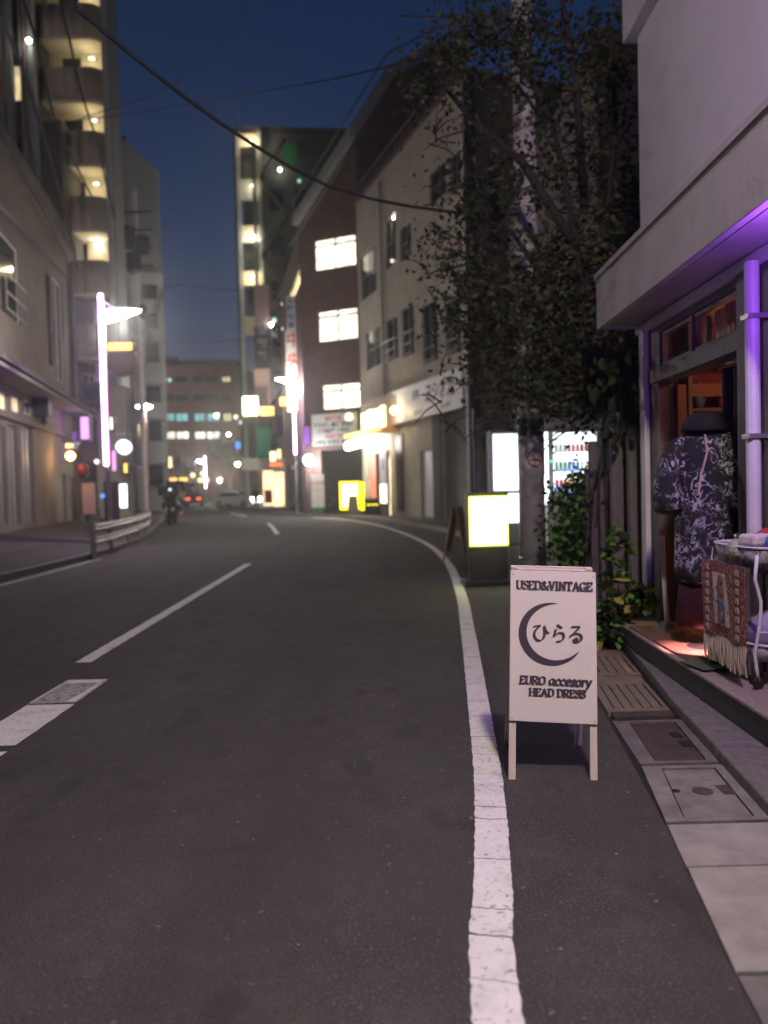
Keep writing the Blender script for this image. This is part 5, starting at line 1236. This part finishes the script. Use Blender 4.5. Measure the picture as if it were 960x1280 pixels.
# low dark buildings and trees at the junction
def small_tree(lbl, px, Y, h_, r_):
    b_ = P(px, 600, Y); t = thing('small_tree', lbl, 'tree', (b_.x, Y, 0), 0, 'trees at the far junction'); MB().tube([(0, 0, 0), (.1, 0, h_ * .5), (0, 0, h_ * .8)], [.18, .14, .05], 7).build('trunk', bark, t)
    pts = []
    for _ in range(30):
        v = Vector((random.gauss(0, 1), random.gauss(0, 1), random.gauss(0, .8))).normalized() * r_ * random.uniform(.3, 1); pts += [v + Vector((0, 0, h_ * .72)) + Vector((random.gauss(0, .3), random.gauss(0, .3), random.gauss(0, .3))) for _ in range(14)]
    mb = MB(); leaves_blob(pts, .45, mb, 1); mb.build('crown', [leafd, leafp], t)
small_tree('dark street tree left of the third neon pole', 222, 104, 7, 2.4); small_tree('dark street tree right of the third neon pole', 287, 108, 9.5, 2.8); small_tree('dark tree between neon pole and brick block', 246, 115, 6, 2.2)

# ------------------------------------------------------------------ left side buildings
L1A, L1B = (-9.35, 14.5), (-13.4, 34.7)
l1 = thing('stucco_shop_house', 'old beige stucco shop house with tiled eave and shutter doors, nearest on the left', 'building', (L1A[0], L1A[1], 0))
zr = on(L1A, L1B, 0, 187)[1]
lo = [opx(L1A, L1B, -14, 8, 296, 398, fm=whitet, pm=g_winw, bar=.5, mull=1), opx(L1A, L1B, 10, 34, 312, 404, fm=whitet, pm=glass, mull=0, rail=True), opx(L1A, L1B, 66, 73, 352, 462, fm=dark, pm=glass, mull=0), opx(L1A, L1B, 75, 86, 362, 480, fm=whitet, pm=glassg, mull=1),
      opx(L1A, L1B, -3, 13, 491, 513, fm=whitet, pm=g_win2, mull=1), opx(L1A, L1B, 18, 29, 497, 517, fm=whitet, pm=g_win2, mull=1), opx(L1A, L1B, 33, 44, 502, 520, fm=whitet, pm=glass, mull=1)]
for x0, x1 in ((-40, -6), (-4, 9), (12, 25), (29, 43)): lo.append(opx(L1A, L1B, x0, x1, 533, 657, fm=wood, pm=shut, kind='shutter_door', mull=1, fr=.12))
lo.append(opx(L1A, L1B, 76, 82, 592, 654, fm=wood, pm=beige, kind='shutter_door', mull=0)); lo.append(opx(L1A, L1B, 84, 95, 595, 654, fm=wood, pm=beige, kind='shutter_door', mull=0))
_, lbase, lang, lL = wall(l1, L1A, L1B, 0, zr, beige, lo, .2)
def l1s(name, mb, mt): return mb.build(name, mt, l1, lbase, lang)
slab(l1, [(L1A[0] + .4, L1A[1] - .2), (L1B[0] + .4, L1B[1] + .2), (L1B[0] - 9, L1B[1]), (L1A[0] - 9, L1A[1])], zr, zr + .3, dkgrey)
wall(l1, (L1A[0] - 9, L1A[1] - 2), L1A, 0, zr, beige, (), .2); wall(l1, L1B, (L1B[0] - 9, L1B[1] + 1), 0, zr, beige, (), .2)
_, ze = on(L1A, L1B, 40, 482); se, _ = on(L1A, L1B, 96, 500)
nt_ = int(se / .30)
for k in range(nt_):
    x = k * .30
    MB().prism([(x + .01, -.95, ze - .22), (x + .15, -.95, ze - .14), (x + .29, -.95, ze - .22), (x + .29, -.95, ze - .27), (x + .01, -.95, ze - .27)], (0, .95, .42)).build('roof_tile', rooft, l1, lbase, lang)
l1s('eave_board', MB().box(0, se, -.85, -.01, ze - .42, ze - .3), woodg); l1s('ledge', MB().box(0, se, -.12, -.01, on(L1A, L1B, 20, 524)[1] - .08, on(L1A, L1B, 20, 524)[1] + .1), beige)
l1s('cornice', MB().box(0, lL, -.25, -.01, zr - .5, zr - .05), beige)
xq, zq = on(L1A, L1B, 44, 508); l1s('wall_fan', MB().box(xq - .35, xq + .35, -.5, -.02, zq - .35, zq + .35).box(xq + .36, xq + .5, -.3, -.1, zq - .6, zq + .1), dark)
xq, zq = on(L1A, L1B, 90, 420); l1s('drain_pipe', MB().tube([(xq, -.12, ze), (xq, -.12, zr - .2)], .06, 8), galv)
# dark upper storey set behind (tall grey flank)
l1b = thing('grey_back_building', 'tall grey building with dark recess rising behind the stucco shop house', 'building', (-14.2, 29, 0))
xg0, xg1 = P(-60, 300, 36).x, P(44, 300, 36).x
wall(l1b, (xg0, 36), (xg1, 36), 0, 26, dkgrey, [dict(x=(2.2 + 0 * i, 3.4), z=(10 + 3 * i, 11.6 + 3 * i), fm=grey, pm=(g_win2 if i == 3 else glass)) for i in range(5)], .3)
for i, px in enumerate((2, 12, 30, 40)): q = P(px, 100, 35.7); MB().box(q.x - .12, q.x + .12, 35.6, 35.95, 8, 26).build('pilaster', pale if i % 2 else taupe, l1b, W=True)
xg2 = P(82, 300, 36.2).x
MB().box(xg1, xg2, 36.1, 44, 0, P(60, 150, 36.1).z).build('dark_flank', dkgrey, l1b, W=True); MB().box(xg0, xg1, 36.3, 44, 0, 25.9).build('rear_mass', dkgrey, l1b, W=True)
spot('small bright light high on the grey building at the top left', 36, 51, 35.2, .10, g_lamp)

# apartment tower with rounded balconies
l2 = thing('balcony_tower', 'apartment tower with rounded taupe balconies and cream lit walls', 'building', (-13, 37.6, 0))
YB = 37.0; xL, xR = P(58, 300, YB).x, P(137, 300, YB).x
for i in range(-2, 6):
    yt = 3 + 80 * i + (2 if i > 2 else 0); zt = P(110, yt, YB).z; zb = P(110, yt + 41, YB).z
    m = MB(); ring = [(xL, 38.3)] + [(xL, 37.0)] + [(xL + (xR - .75 - xL) * t_ / 4, 37.0) for t_ in range(1, 5)]
    for k in range(1, 8): a = R(-90 + 90 * k / 7); ring.append((xR - .75 + .6 * math.cos(a), 37.6 + .6 * math.sin(a)))
    ring.append((xR - .15, 38.3))
    for (xa_, ya_), (xb_, yb_) in zip(ring, ring[1:]): m.poly([(xa_, ya_, zb), (xb_, yb_, zb), (xb_, yb_, zt), (xa_, ya_, zt)])
    o = m.build('balcony_parapet', taupe, l2, W=True, smooth=True); so = o.modifiers.new('s', 'SOLIDIFY'); so.thickness = .12; so.offset = -1
    MB().prism([(x, y, zb - .15) for x, y in ring], (0, 0, .148)).build('balcony_floor', cream, l2, W=True)
    if i < 5:
        t = thing('balcony_lamp', 'lamp on the %s visible cream balcony of the apartment tower' % {-2: 'hidden top', -1: 'out of frame upper', 0: 'uppermost', 1: 'second', 2: 'third', 3: 'fourth', 4: 'fifth and brightest'}[i], 'lamp', ((xL + xR) / 2 + .5, 38.0, zt + 1.0), 0, 'balcony lamps of the apartment tower')
        MB().box(-.13, .13, .16, .28, -.05, .05).build('diffuser', g_win if i < 4 else g_lamp, t); MB().box(-.22, .22, .28, .3, -.08, .08).build('back_plate', grey, t); lamp(t, (0, -.30, -.35 if i < 4 else -.5), 26, (1, .84, .52), .45)
wall(l2, (xL - .5, 38.31), (xR + .1, 38.31), 0, 33, cream, [dict(x=(1.0, 1.9), z=(P(110, 3 + 80 * i, YB).z - .9, P(110, 3 + 80 * i, YB).z + 1.1), fm=dark, mull=0) for i in range(-1, 5)], .3)
fx = P(136, 200, 36.9).x
MB().box(fx - .10, fx + .12, 36.7, 38.3, 6.5, 33).build('corner_fin', pale, l2, W=True); MB().box(fx + .13, fx + .19, 36.9, 38.2, 6.5, 33).build('corner_fin', grey, l2, W=True)
MB().prism([(xR + .12, 38.32, 0), (fx + .15, 38.32, 0), (fx - 5.3, 52, 0), (xR - 5.8, 52, 0)], (0, 0, 33)).build('side_wall', pale, l2, W=True)
# lower podium with shop fronts
podA, podB = (P(86, 600, 36.4).x, 36.4), (P(172, 600, 41).x, 41.0)
wall(l2, podA, podB, 0, P(120, 372, 37).z, mat('podium_render', (.13, .105, .105), .85, .25, .8), [dict(x=(.8, 2.2), z=(.7, 3.0), fm=dark, pm=glassg), dict(x=(3, 4.4), z=(.7, 3.2), fm=dark, pm=glass), dict(x=(1.2, 2.2), z=(5.2, 7.2), fm=whitet, pm=glassg), dict(x=(3.4, 4.4), z=(5.2, 7.2), fm=whitet, pm=glass)], .25, 'podium_wall')

# pale tower with band balconies
l3 = thing('pale_tower', 'pale grey tower with chamfered top and band balconies on the left', 'building', (-18, 58, 0))
Y3 = 58; x3a, x3b, x3c = P(120, 400, Y3).x, P(166, 400, Y3).x, P(203, 400, Y3 + 1).x
z3, z3b = P(150, 176, Y3).z, P(200, 206, Y3).z
wall(l3, (x3a, Y3), (x3b, Y3), 0, z3, pale, [opx((x3a, Y3), (x3b, Y3), 143, 151, 264, 284, fm=dark, mull=0), opx((x3a, Y3), (x3b, Y3), 143, 151, 320, 345, fm=dark), opx((x3a, Y3), (x3b, Y3), 145, 160, 400, 430, fm=dark), opx((x3a, Y3), (x3b, Y3), 145, 160, 470, 500, fm=dark)], .3)
MB().prism([(x3b, Y3, 0), (x3c, Y3 + 1, 0), (x3c, Y3 + 1, z3b), (x3b, Y3, z3)], (.01, .3, 0)).build('corner_wall', pale, l3, W=True)
MB().prism([(x3c, Y3 + 1, 0), (x3c - 5, Y3 + 16, 0), (x3c - 5, Y3 + 16, z3b), (x3c, Y3 + 1, z3b)], (-.3, 0, 0)).build('side_wall', pale, l3, W=True)
slab(l3, [(x3a, Y3 - .1), (x3b, Y3 - .1), (x3b - 5, Y3 + 12), (x3a - 5, Y3 + 12)], z3, z3 + .3, dkgrey)
for i, (y0, y1) in enumerate(((340, 352), (374, 388), (410, 425), (456, 480), (503, 524), (552, 580))):
    za, zb = P(190, y0, 57.4).z, P(190, y1, 57.4).z; xa_ = P(178, 500, 57.4).x; xb_ = P(206, 500, 57.6).x
    m = MB(); 
    m.prism([(xa_, 57.4, zb), (xb_ - .5, 57.4, zb), (xb_ - .12, 57.6, zb), (xb_, 58.1, zb), (xb_ - 3, 69, zb), (xb_ - 3.3, 69, zb), (xb_ - .4, 58.9, zb), (xa_, 57.8, zb)], (0, 0, za - zb)); m.build('balcony_band', pale if i else white, l3, W=True)
    MB().box(xa_ + .2, xb_ - .4, 57.9, 57.95, zb - 1.5, zb - .1).build('balcony_glazing', glass, l3, W=True)

# ------------------------------------------------------------------ left street furniture
gr_ = thing('guard_rail', 'galvanised two beam guard rail along the left kerb', 'guard rail', (-6.75, 18.6, 0))
gp = [Vector((-6.82, 18.7, 0)), Vector((-7.05, 20.6, 0)), Vector((-7.4, 23, 0)), Vector((-7.95, 26, 0)), Vector((-8.75, 29.6, 0))]
for q in gp: MB().tube([q, q + Vector((0, 0, .86))], .06, 10).build('post', galv, gr_, W=True)
for z in (.42, .72):
    m = MB(); vs = []
    pf = [(0, -.09), (.03, -.07), (.035, -.035), (.005, 0), (.035, .035), (.03, .07), (0, .09)]
    for q in gp: vs += [(q.x + .07 + a, q.y - (.12 if q is gp[0] else 0), q.z + z + b) for a, b in pf]
    m.add(vs, [(i * 7 + j, i * 7 + j + 1, (i + 1) * 7 + j + 1, (i + 1) * 7 + j) for i in range(4) for j in range(6)]); o = m.build('beam', galv, gr_, W=True); so = o.modifiers.new('s', 'SOLIDIFY'); so.thickness = .006
# left pole with transformer
q = P(181, 620, 41); lp = thing('utility_pole', 'leaning looking utility pole with transformers before the pale tower on the left', 'utility pole', (q.x, 41, .3))
MB().tube([(0, 0, 0), (0, 0, 16.5)], [.17, .11], 12).build('shaft', cpole, lp)
zt_ = P(181, 300, 41).z
for dx_, dz in ((-.38, .5), (.34, .0), (-.1, -.8)): MB().lathe([(.05, 1.15), (.38, 1.0), (.40, .1), (.3, 0)], 14).build('transformer', dark, lp, (dx_, -.1, zt_ + dz - 1.2))
for k in range(4): MB().box(-.9, .9, -.2, -.1, zt_ + 1.0 - k * .9, zt_ + 1.1 - k * .9).build('cross_arm', dark, lp)
for i, (dx_, z) in enumerate(((.25, 10.4), (.35, 9.2), (-.2, 8.8))): MB().ball((dx_, -.1, z), .25, .15, .4).build('cable_box', dkgrey, lp)
# round sign with lit bar sign
q = P(152, 452, 33); t = thing('round_sign', 'dark round sign hanging under a small lit bar sign on the left', 'sign', tuple(q)); MB().lathe([(.58, -.1), (.62, -.08), (.62, .08), (.58, .1)], 28).build('disc', mat('dark_red_disc', (.05, .012, .02), .6, .2), t).rotation_euler = (R(90), 0, 0); MB().tube([(-1.1, .1, .75), (.5, .1, .75)], .04, 6).tube([(-.3, .1, .75), (-.3, .1, .6)], .03, 6).build('bracket', grey, t)
litbox('lit_sign_box', 'small amber lit bar sign above the dark round sign', 134, 166, 427, 439, 32.6, g_or, extra=(25, (1, .65, .3)))
# second slim street light with disc lamp
q = G(188, 640); t = thing('park_light', 'slim street light with a flat disc lamp before the pale tower', 'street lamp', (P(186, 600, 46).x, 46, .2)); MB().tube([(0, 0, 0), (-.1, 0, 6.2)], .07, 8).build('pole', mat('rust_red_paint', (.25, .10, .08), .6, .2), t); MB().lathe([(.1, -.16), (.40, -.05), (.45, .02), (.25, .1), (.02, .13)], 18).build('lamp_disc', g_lamp, t, (-.12, 0, 6.25), smooth=True); lamp(t, (-.12, -.2, 5.8), 260, (1, .95, .85), .2)
# shop signs on the left
lsg = 'lit signs along the left shops'
litbox('lit_sign_box', 'pink violet lit sign tilted beside the left eave', 100, 112, 520, 550, 33, g_pink, extra=(25, (.7, .3, 1)))
litbox('lit_sign_box', 'narrow violet lit strip left of the pink sign', 91, 97, 538, 556, 33, g_purs)
q = P(155, 559, 34.5); t = thing('globe_sign', 'large round white lit sign right of the left neon pole', 'sign', tuple(q)); MB().lathe([(.27, -.14), (.31, -.1), (.31, .1), (.27, .14)], 24).build('lit_disc', g_wht, t).rotation_euler = (R(90), 0, 0); MB().tube([(-.6, .2, .6), (0, .2, .6), (0, .05, .5)], .03, 6).build('bracket', grey, t); lamp(t, (0, -.6, 0), 60, (.95, .97, 1), .3)
litbox('lit_sign_box', 'white lit upright sign at pavement level right of the left neon pole', 147, 160, 604, 636, 33, g_wht, extra=(30, (.9, 1, .95)))
litbox('lit_sign_box', 'pinkish lit sign touching the lower end of the left neon tube', 139, 146, 562, 590, 32, g_pink)
litbox('lit_sign_box', 'small white lit sign high beside the left neon tube', 136, 142, 520, 538, 36, g_farw); litbox('lit_sign_box', 'white and red lit sign under the flat disc lamp', 173, 184, 530, 546, 47, g_win2); litbox('lit_sign_box', 'tiny blue lit sign on the slim street light pole', 172, 178, 582, 588, 47, g_purs); litbox('lit_sign_box', 'tiny amber lit sign between round sign and slim street light', 154, 160, 578, 592, 37, g_or)
q = P(92, 522, 31); 
t = thing('bulb_lamp', 'dazzling bare orange bulb under the left eave', 'lamp', tuple(P(88, 570, 30.5))); MB().ball((0, 0, 0), .16, n=12).build('bulb', g_bulb, t, smooth=True); MB().tube([(0, 0, .14), (-.02, .15, .5), (-.5, .3, .6)], .02, 6).build('bracket', dark, t); lamp(t, (.1, -.5, -.1), 30, (1, .62, .28), .12)
litbox('lit_sign_box', 'small warm lit panel just above the dazzling bulb', 81, 93, 553, 561, 30.8, g_winw)
t = thing('paper_lantern', 'round red paper lantern beside the dazzling orange bulb', 'lantern', tuple(P(104, 588, 31))); MB().lathe([(.10, -.26), (.18, -.2), (.22, -.08), (.22, .08), (.18, .2), (.10, .26)], 16).build('shade', redp, t, smooth=True); MB().lathe([(.10, .26), (.10, .31)], 12).build('top_ring', blk, t); MB().lathe([(.10, -.31), (.10, -.26)], 12).build('bottom_ring', blk, t)
p = G(143, 648, .3); t = thing('standing_figure_board', 'dark upright board standing beside the white lit sign on the left pavement', 'board', (P(140, 640, 31.5).x, 31.5, .3)); MB().box(-.3, .3, 0, .08, .1, 1.7).build('board', navyp, t); MB().box(-.35, .35, -.15, .2, 0, .1).build('foot', dark, t)
spot('small blue white light by the dark upright board', 128, 620, 30.5, .09, g_blue)
spot('small white light under the left shop canopy', 121, 577, 31.5, .1, g_farw)
# wall-mounted dark box behind the neon
t = thing('air_conditioner', 'dark boxy air conditioner on the podium wall behind the left neon tube', 'air conditioner', tuple(P(114, 493, 36))); MB().box(-.4, .4, 0, .35, -.55, .55).build('case', dkgrey, t); MB().lathe([(.3, 0), (.3, .02)], 16).build('fan_grille', dark, t, (0, -.002, .05)).rotation_euler = (R(90), 0, 0)
# boxes and planters by the shop house door
for i, (px, py, h_) in enumerate(((112, 655, 1.2), (104, 656, .9))):
    q = P(px, py, 31); t = thing('menu_stand', '%s menu stand on the pavement under the red lantern' % ('taller' if i == 0 else 'shorter'), 'stand', (q.x, 31 + .4 * i, .45)); MB().box(-.25, .25, 0, .05, .3, .3 + h_).build('board', pinkp if i == 0 else wood, t); MB().box(-.25, -.2, -.02, .4, 0, .3).box(.2, .25, -.02, .4, 0, .3).build('legs_frame', wood, t)

# ------------------------------------------------------------------ scooter seen from behind
sp_ = G(213, 656); sc_ = thing('scooter', 'dark scooter parked by the left kerb, seen from behind', 'scooter', (sp_.x, sp_.y, 0), R(6))
SS = 1.46
def S(mb): mb.v = [(a * SS * 1.5, b * SS, c * SS) for a, b, c in mb.v]; return mb
S(MB().lathe([(.13, -.05), (.25, -.055), (.27, 0), (.25, .055), (.13, .05)], 20)).build('rear_wheel', rubber, sc_, (0, .05, .27 * SS)).rotation_euler = (0, R(90), 0)
S(MB().lathe([(.13, -.045), (.24, -.05), (.26, 0), (.24, .05), (.13, .045)], 20)).build('front_wheel', rubber, sc_, (0, 1.5, .27 * SS)).rotation_euler = (0, R(90), 0)
bd = MB(); rows_ = [(.0, .10, .55, .72), (.12, .19, .42, .82), (.45, .22, .36, .84), (.75, .20, .30, .80), (.95, .14, .26, .5), (1.15, .18, .26, .46), (1.25, .22, .30, .95), (1.38, .20, .35, 1.02)]
vs = []
for y_, w_, zl_, zh in rows_:
    for k in range(10):
        a = 2 * math.pi * k / 10; vs.append((w_ * math.cos(a), y_, (zl_ + zh) / 2 + (zh - zl_) / 2 * math.sin(a)))
bd.add(vs, [(i * 10 + j, i * 10 + (j + 1) % 10, (i + 1) * 10 + (j + 1) % 10, (i + 1) * 10 + j) for i in range(len(rows_) - 1) for j in range(10)] + [tuple(range(9, -1, -1)), tuple((len(rows_) - 1) * 10 + j for j in range(10))])
S(bd).build('body', mat('scooter_paint', (.02, .018, .024), .25, .1), sc_, smooth=True)
S(MB().box(-.15, .15, .05, .75, .80, .92)).build('seat', blk, sc_, bevel=.04)
S(MB().box(-.22, .22, -.22, .12, .94, 1.24)).build('top_box', blk, sc_, bevel=.05)
S(MB().tube([(-.36, 1.18, 1.06), (-.2, 1.26, 1.08), (.2, 1.26, 1.08), (.36, 1.18, 1.06)], .018, 6)).build('handlebar', dark, sc_)
for s_ in (-1, 1):
    mr_ = S(MB().ball((s_ * .37, 1.22, 1.28), .075, .02, .05)).build('mirror', blk, sc_); S(MB().tube([(s_ * .3, 1.22, 1.07), (s_ * .37, 1.22, 1.25)], .01, 5)).build('mirror_stalk', dark, mr_)
S(MB().box(-.20, .20, 1.3, 1.32, 1.08, 1.42)).build('windscreen', glassg, sc_, bevel=.01)
S(MB().box(-.12, .12, -.03, .0, .62, .72)).build('tail_light', redp, sc_); S(MB().box(-.1, .1, -.06, -.05, .44, .56)).build('number_plate', signw, sc_)
S(MB().tube([(.16, -.1, .33), (.17, .5, .33)], .05, 10)).build('exhaust', chrome, sc_); S(MB().tube([(-.1, .6, .25), (-.22, .62, .02)], .015, 6)).build('stand', dark, sc_)
S(MB().ball((.04, -.24, 1.12), .03)).build('box_glint', g_wht, sc_)  # glowing ball stands for a white glint on the box

# ------------------------------------------------------------------ cars at the junction
def car(lbl, px, Y, rz, pm, front_lit):
    b_ = P(px, 620, Y); t = thing('parked_car' if not front_lit else 'waiting_car', lbl, 'car', (b_.x, Y, 0), rz)
    prof = [(-2.05, .35), (-2.1, .75), (-1.95, .95), (-1.2, 1.0), (-.5, 1.42), (.9, 1.46), (1.75, 1.02), (2.0, .95), (2.08, .6), (2.0, .35)]
    lo_, hi_ = [], []
    m = MB(); W_ = .84; n = len(prof); vs = []
    for s_ in (-1, -.9, .9, 1):
        for x, z in prof: k = .96 if abs(s_) == 1 else 1; vs.append((x * (.985 if abs(s_) == 1 else 1), s_ * W_ * (1 - .16 * max(0, (z - .95) / .5)), .35 + (z - .35) * k))
    m.add(vs, [(i * n + j, i * n + (j + 1) % n, (i + 1) * n + (j + 1) % n, (i + 1) * n + j) for i in range(3) for j in range(n)] + [tuple(range(n)), tuple(3 * n + j for j in range(n - 1, -1, -1))])
    m.build('body', pm, t, bevel=.02)
    MB().prism([(-1.18, -.66, 1.03), (-1.18, .66, 1.03), (-.56, .62, 1.39), (-.56, -.62, 1.39)], (-.03, 0, .03)).build('windscreen', glass, t)
    MB().prism([(1.66, -.66, 1.07), (1.66, .66, 1.07), (.95, .62, 1.43), (.95, -.62, 1.43)], (.03, 0, .03)).build('rear_window', glass, t)
    for s_ in (-1, 1):
        MB().prism([(-.95, s_ * .80, 1.04), (1.45, s_ * .80, 1.04), (.88, s_ * .745, 1.38), (-.45, s_ * .745, 1.38)], (0, s_ * .03, 0)).build('side_window', glass, t)
        for x in (-1.3, 1.25):
            wh = MB().lathe([(.2, -.1), (.31, -.1), (.32, 0), (.31, .1), (.2, .1)], 16).build('wheel', rubber, t, (x, s_ * .75, .32)); wh.rotation_euler = (R(90), 0, 0); MB().lathe([(.19, -.105), (.19, .105)], 12).build('rim', galv, wh)
        MB().ball((-2.06, s_ * .58, .74), .12, .24, .19).build('headlight', g_lamp if front_lit else chrome, t); MB().box(2.03, 2.09, s_ * .55 - .18, s_ * .55 + .18, .72, .88).build('tail_light', g_red, t)
        MB().ball((-.75, s_ * .92, 1.05), .1, .07, .07).build('mirror', pm, t)
    if front_lit: lamp(t, (-2.6, .0, .7), 120, (1, .97, .9), .2)
    return t
car('white car with dazzling headlights turning at the junction', 295, 71, R(158), mat('car_white', (.6, .6, .6), .3, .05), True)
car('dark car with glowing red tail lights at the junction', 243, 84, R(100 + 180), mat('car_dark', (.02, .02, .024), .3, .1), False)
car('dark car further left at the junction behind the scooter', 216, 92, R(275), mat('car_black', (.03, .025, .03), .3, .1), False)

# ------------------------------------------------------------------ person in the distance
def person(lbl, loc, rz, h_):
    t = thing('person', lbl, 'person', loc, rz)
    V = [(0, 0, .93, .14), (0, .01, 1.12, .135), (0, .01, 1.36, .15), (0, 0, 1.47, .07), (0, -.01, 1.53, .055), (0, -.015, 1.63, .085), (0, -.01, 1.71, .075),
         (.18, .01, 1.40, .06), (.23, .02, 1.14, .043), (.25, -.05, .90, .033), (.25, -.07, .80, .03), (-.18, .01, 1.40, .06), (-.24, .03, 1.14, .043), (-.24, -.03, .90, .033), (-.24, -.05, .80, .03),
         (.10, 0, .86, .10), (.11, -.06, .48, .065), (.11, -.02, .09, .045), (.11, -.15, .04, .04), (-.10, 0, .86, .10), (-.10, .06, .48, .065), (-.10, .16, .10, .045), (-.10, .04, .04, .04)]
    E = [(0, 1), (1, 2), (2, 3), (3, 4), (4, 5), (5, 6), (2, 7), (7, 8), (8, 9), (9, 10), (2, 11), (11, 12), (12, 13), (13, 14), (0, 15), (15, 16), (16, 17), (17, 18), (0, 19), (19, 20), (20, 21), (21, 22)]
    me = bpy.data.meshes.new('body'); k = h_ / 1.78; me.from_pydata([(a * k, b * k, c * k) for a, b, c, _ in V], E, []); me.materials.append(cloth_d)
    o = bpy.data.objects.new('body', me); COL.objects.link(o); o.parent = t
    sk = o.modifiers.new('skin', 'SKIN'); 
    for i, sv in enumerate(me.skin_vertices[0].data): sv.radius = (V[i][3] * k, V[i][3] * k * (.75 if i < 3 else 1)); sv.use_root = (i == 0)
    o.modifiers.new('sub', 'SUBSURF').render_levels = 1
    MB().ball((0, .01 * k, 1.69 * k), .10 * k, .11 * k, .10 * k).build('hair', blk, t, smooth=True)
    MB().ball((0, -.085 * k, 1.63 * k), .062 * k, .03 * k, .075 * k).build('face', skin, t, smooth=True)
    loft([(.62 * k, .20 * k, .14 * k, 0, 0, .02), (.9 * k, .19 * k, .14 * k, 0, 0, .02), (1.2 * k, .18 * k, .13 * k, 0, .01, 0), (1.42 * k, .20 * k, .12 * k, 0, .01, 0), (1.47 * k, .08 * k, .07 * k, 0, .01, 0)], 16).build('coat', cloth_d, t, smooth=True)
p = G(320, 637); person('person in dark clothes walking on the pavement near the white car', (p.x, p.y, .0), R(10), 1.82)

# ------------------------------------------------------------------ overhead cables
def cable(lbl, pts, r):
    P3 = [P(a, b, c) for a, b, c in pts]; m = MB().tube([v for v in smooth_path([tuple(v) for v in P3], .4)], r, 6); o = m.build('overhead_cable', rubber, None); tag(o, lbl, 'cable', 'overhead cables'); return o
cable('thick black cable sweeping from the upper left down to the right utility pole', [(60, -20, 6.0), (133, 42, 6.8), (233, 123, 7.8), (320, 183, 8.7), (413, 234, 9.4), (513, 258, 10.0), (600, 268, 10.4), (648, 268, 10.5)], .019)
cable('thin cable running from the balcony tower across the sky to the tree', [(80, 152, 30), (135, 146, 24), (230, 132, 18), (320, 116, 14), (420, 98, 12), (560, 66, 10.8), (648, 46, 10.5)], .012)
cable('thin cable rising from the balcony tower to the top of the sky', [(84, 156, 32), (110, 145, 28), (200, 115, 22), (250, 78, 19), (295, 35, 17), (330, -12, 15)], .014)
cable('dark cable from the top left corner down past the stucco house', [(-10, 0, 16), (30, 90, 19), (60, 190, 23), (85, 280, 28), (96, 335, 33)], .05)
cable('cable dropping along the balcony tower front, right one', [(72, -10, 20), (88, 55, 22), (100, 110, 24), (122, 180, 28), (134, 235, 33), (150, 300, 40)], .035)
cable('cable dropping along the grey building, middle one', [(26, -10, 20), (48, 60, 22), (66, 140, 25), (92, 200, 29), (115, 246, 34)], .04)
cable('cable hanging low across the stucco house front', [(-10, 245, 18), (30, 290, 21), (62, 325, 25), (88, 352, 30)], .05)
cable('pale cable from the balcony tower corner to the transformer pole, upper', [(135, 225, 37), (150, 270, 38), (165, 310, 39), (180, 337, 41)], .04)
cable('pale cable from the balcony tower corner to the transformer pole, lower', [(134, 290, 37), (148, 315, 38), (162, 340, 41)], .04)
cable('cable from the left edge along the dark flank', [(-10, 170, 18), (25, 215, 21), (60, 275, 25), (84, 325, 30)], .035)
cable('faint cable across the low sky toward the dark tower', [(196, 385, 55), (212, 358, 58), (260, 360, 62), (305, 364, 66)], .03)
cable('second faint cable across the low sky, lower', [(196, 428, 55), (250, 428, 60), (320, 424, 65)], .02)
cable('vertical looking cable down the grey building at the far left', [(24, -10, 24), (28, 60, 26), (32, 150, 28), (46, 215, 31)], .03)
cable('cable across the tree top to the shop cornice', [(500, 20, 13), (600, 25, 11), (700, 45, 9), (800, 62, 7.7)], .012)

spot('small bright lamp on the cream building by its upper window', 494, 272, 37.9, .11, g_lamp, wts=25, col_=(1, .9, .7)); spot('small lamp low under the upper window of the cream building', 490, 326, 38.0, .08, g_farw)
# dark building beyond the fence
b5 = thing('dark_block', 'dark plain building half hidden by the tree behind the shop', 'building', (4.4, 15.5, 0))
wall(b5, (4.25, 15.5), (14, 15.5), 0, 9.8, dkgrey, [dict(x=(1.2, 2.4), z=(3.4, 4.6), fm=dark), dict(x=(1.2, 2.4), z=(6.6, 7.8), fm=dark)], .25); wall(b5, (4.25, 26), (4.25, 15.5), 0, 9.8, dkgrey, (), .25); slab(b5, [(4.15, 15.4), (14, 15.4), (14, 26), (4.15, 26)], 9.8, 10.05, dkgrey)

# ------------------------------------------------------------------ volume added to stand for lens glare round lamps and lifted darks
hz = bpy.data.materials.new('added_haze'); hz.use_nodes = True; hn = hz.node_tree
hn.nodes.remove(hn.nodes['Principled BSDF'])
pv = hn.nodes.new('ShaderNodeVolumePrincipled'); pv.inputs['Color'].default_value = (.9, .92, .95, 1); pv.inputs['Density'].default_value = .0013; pv.inputs['Anisotropy'].default_value = .88
hn.links.new(pv.outputs[0], hn.nodes['Material Output'].inputs['Volume'])
ho = MB().box(-296, 296, -66, 426, -1.1, 36).build('added_haze_box', hz); ho['kind'] = 'stuff'
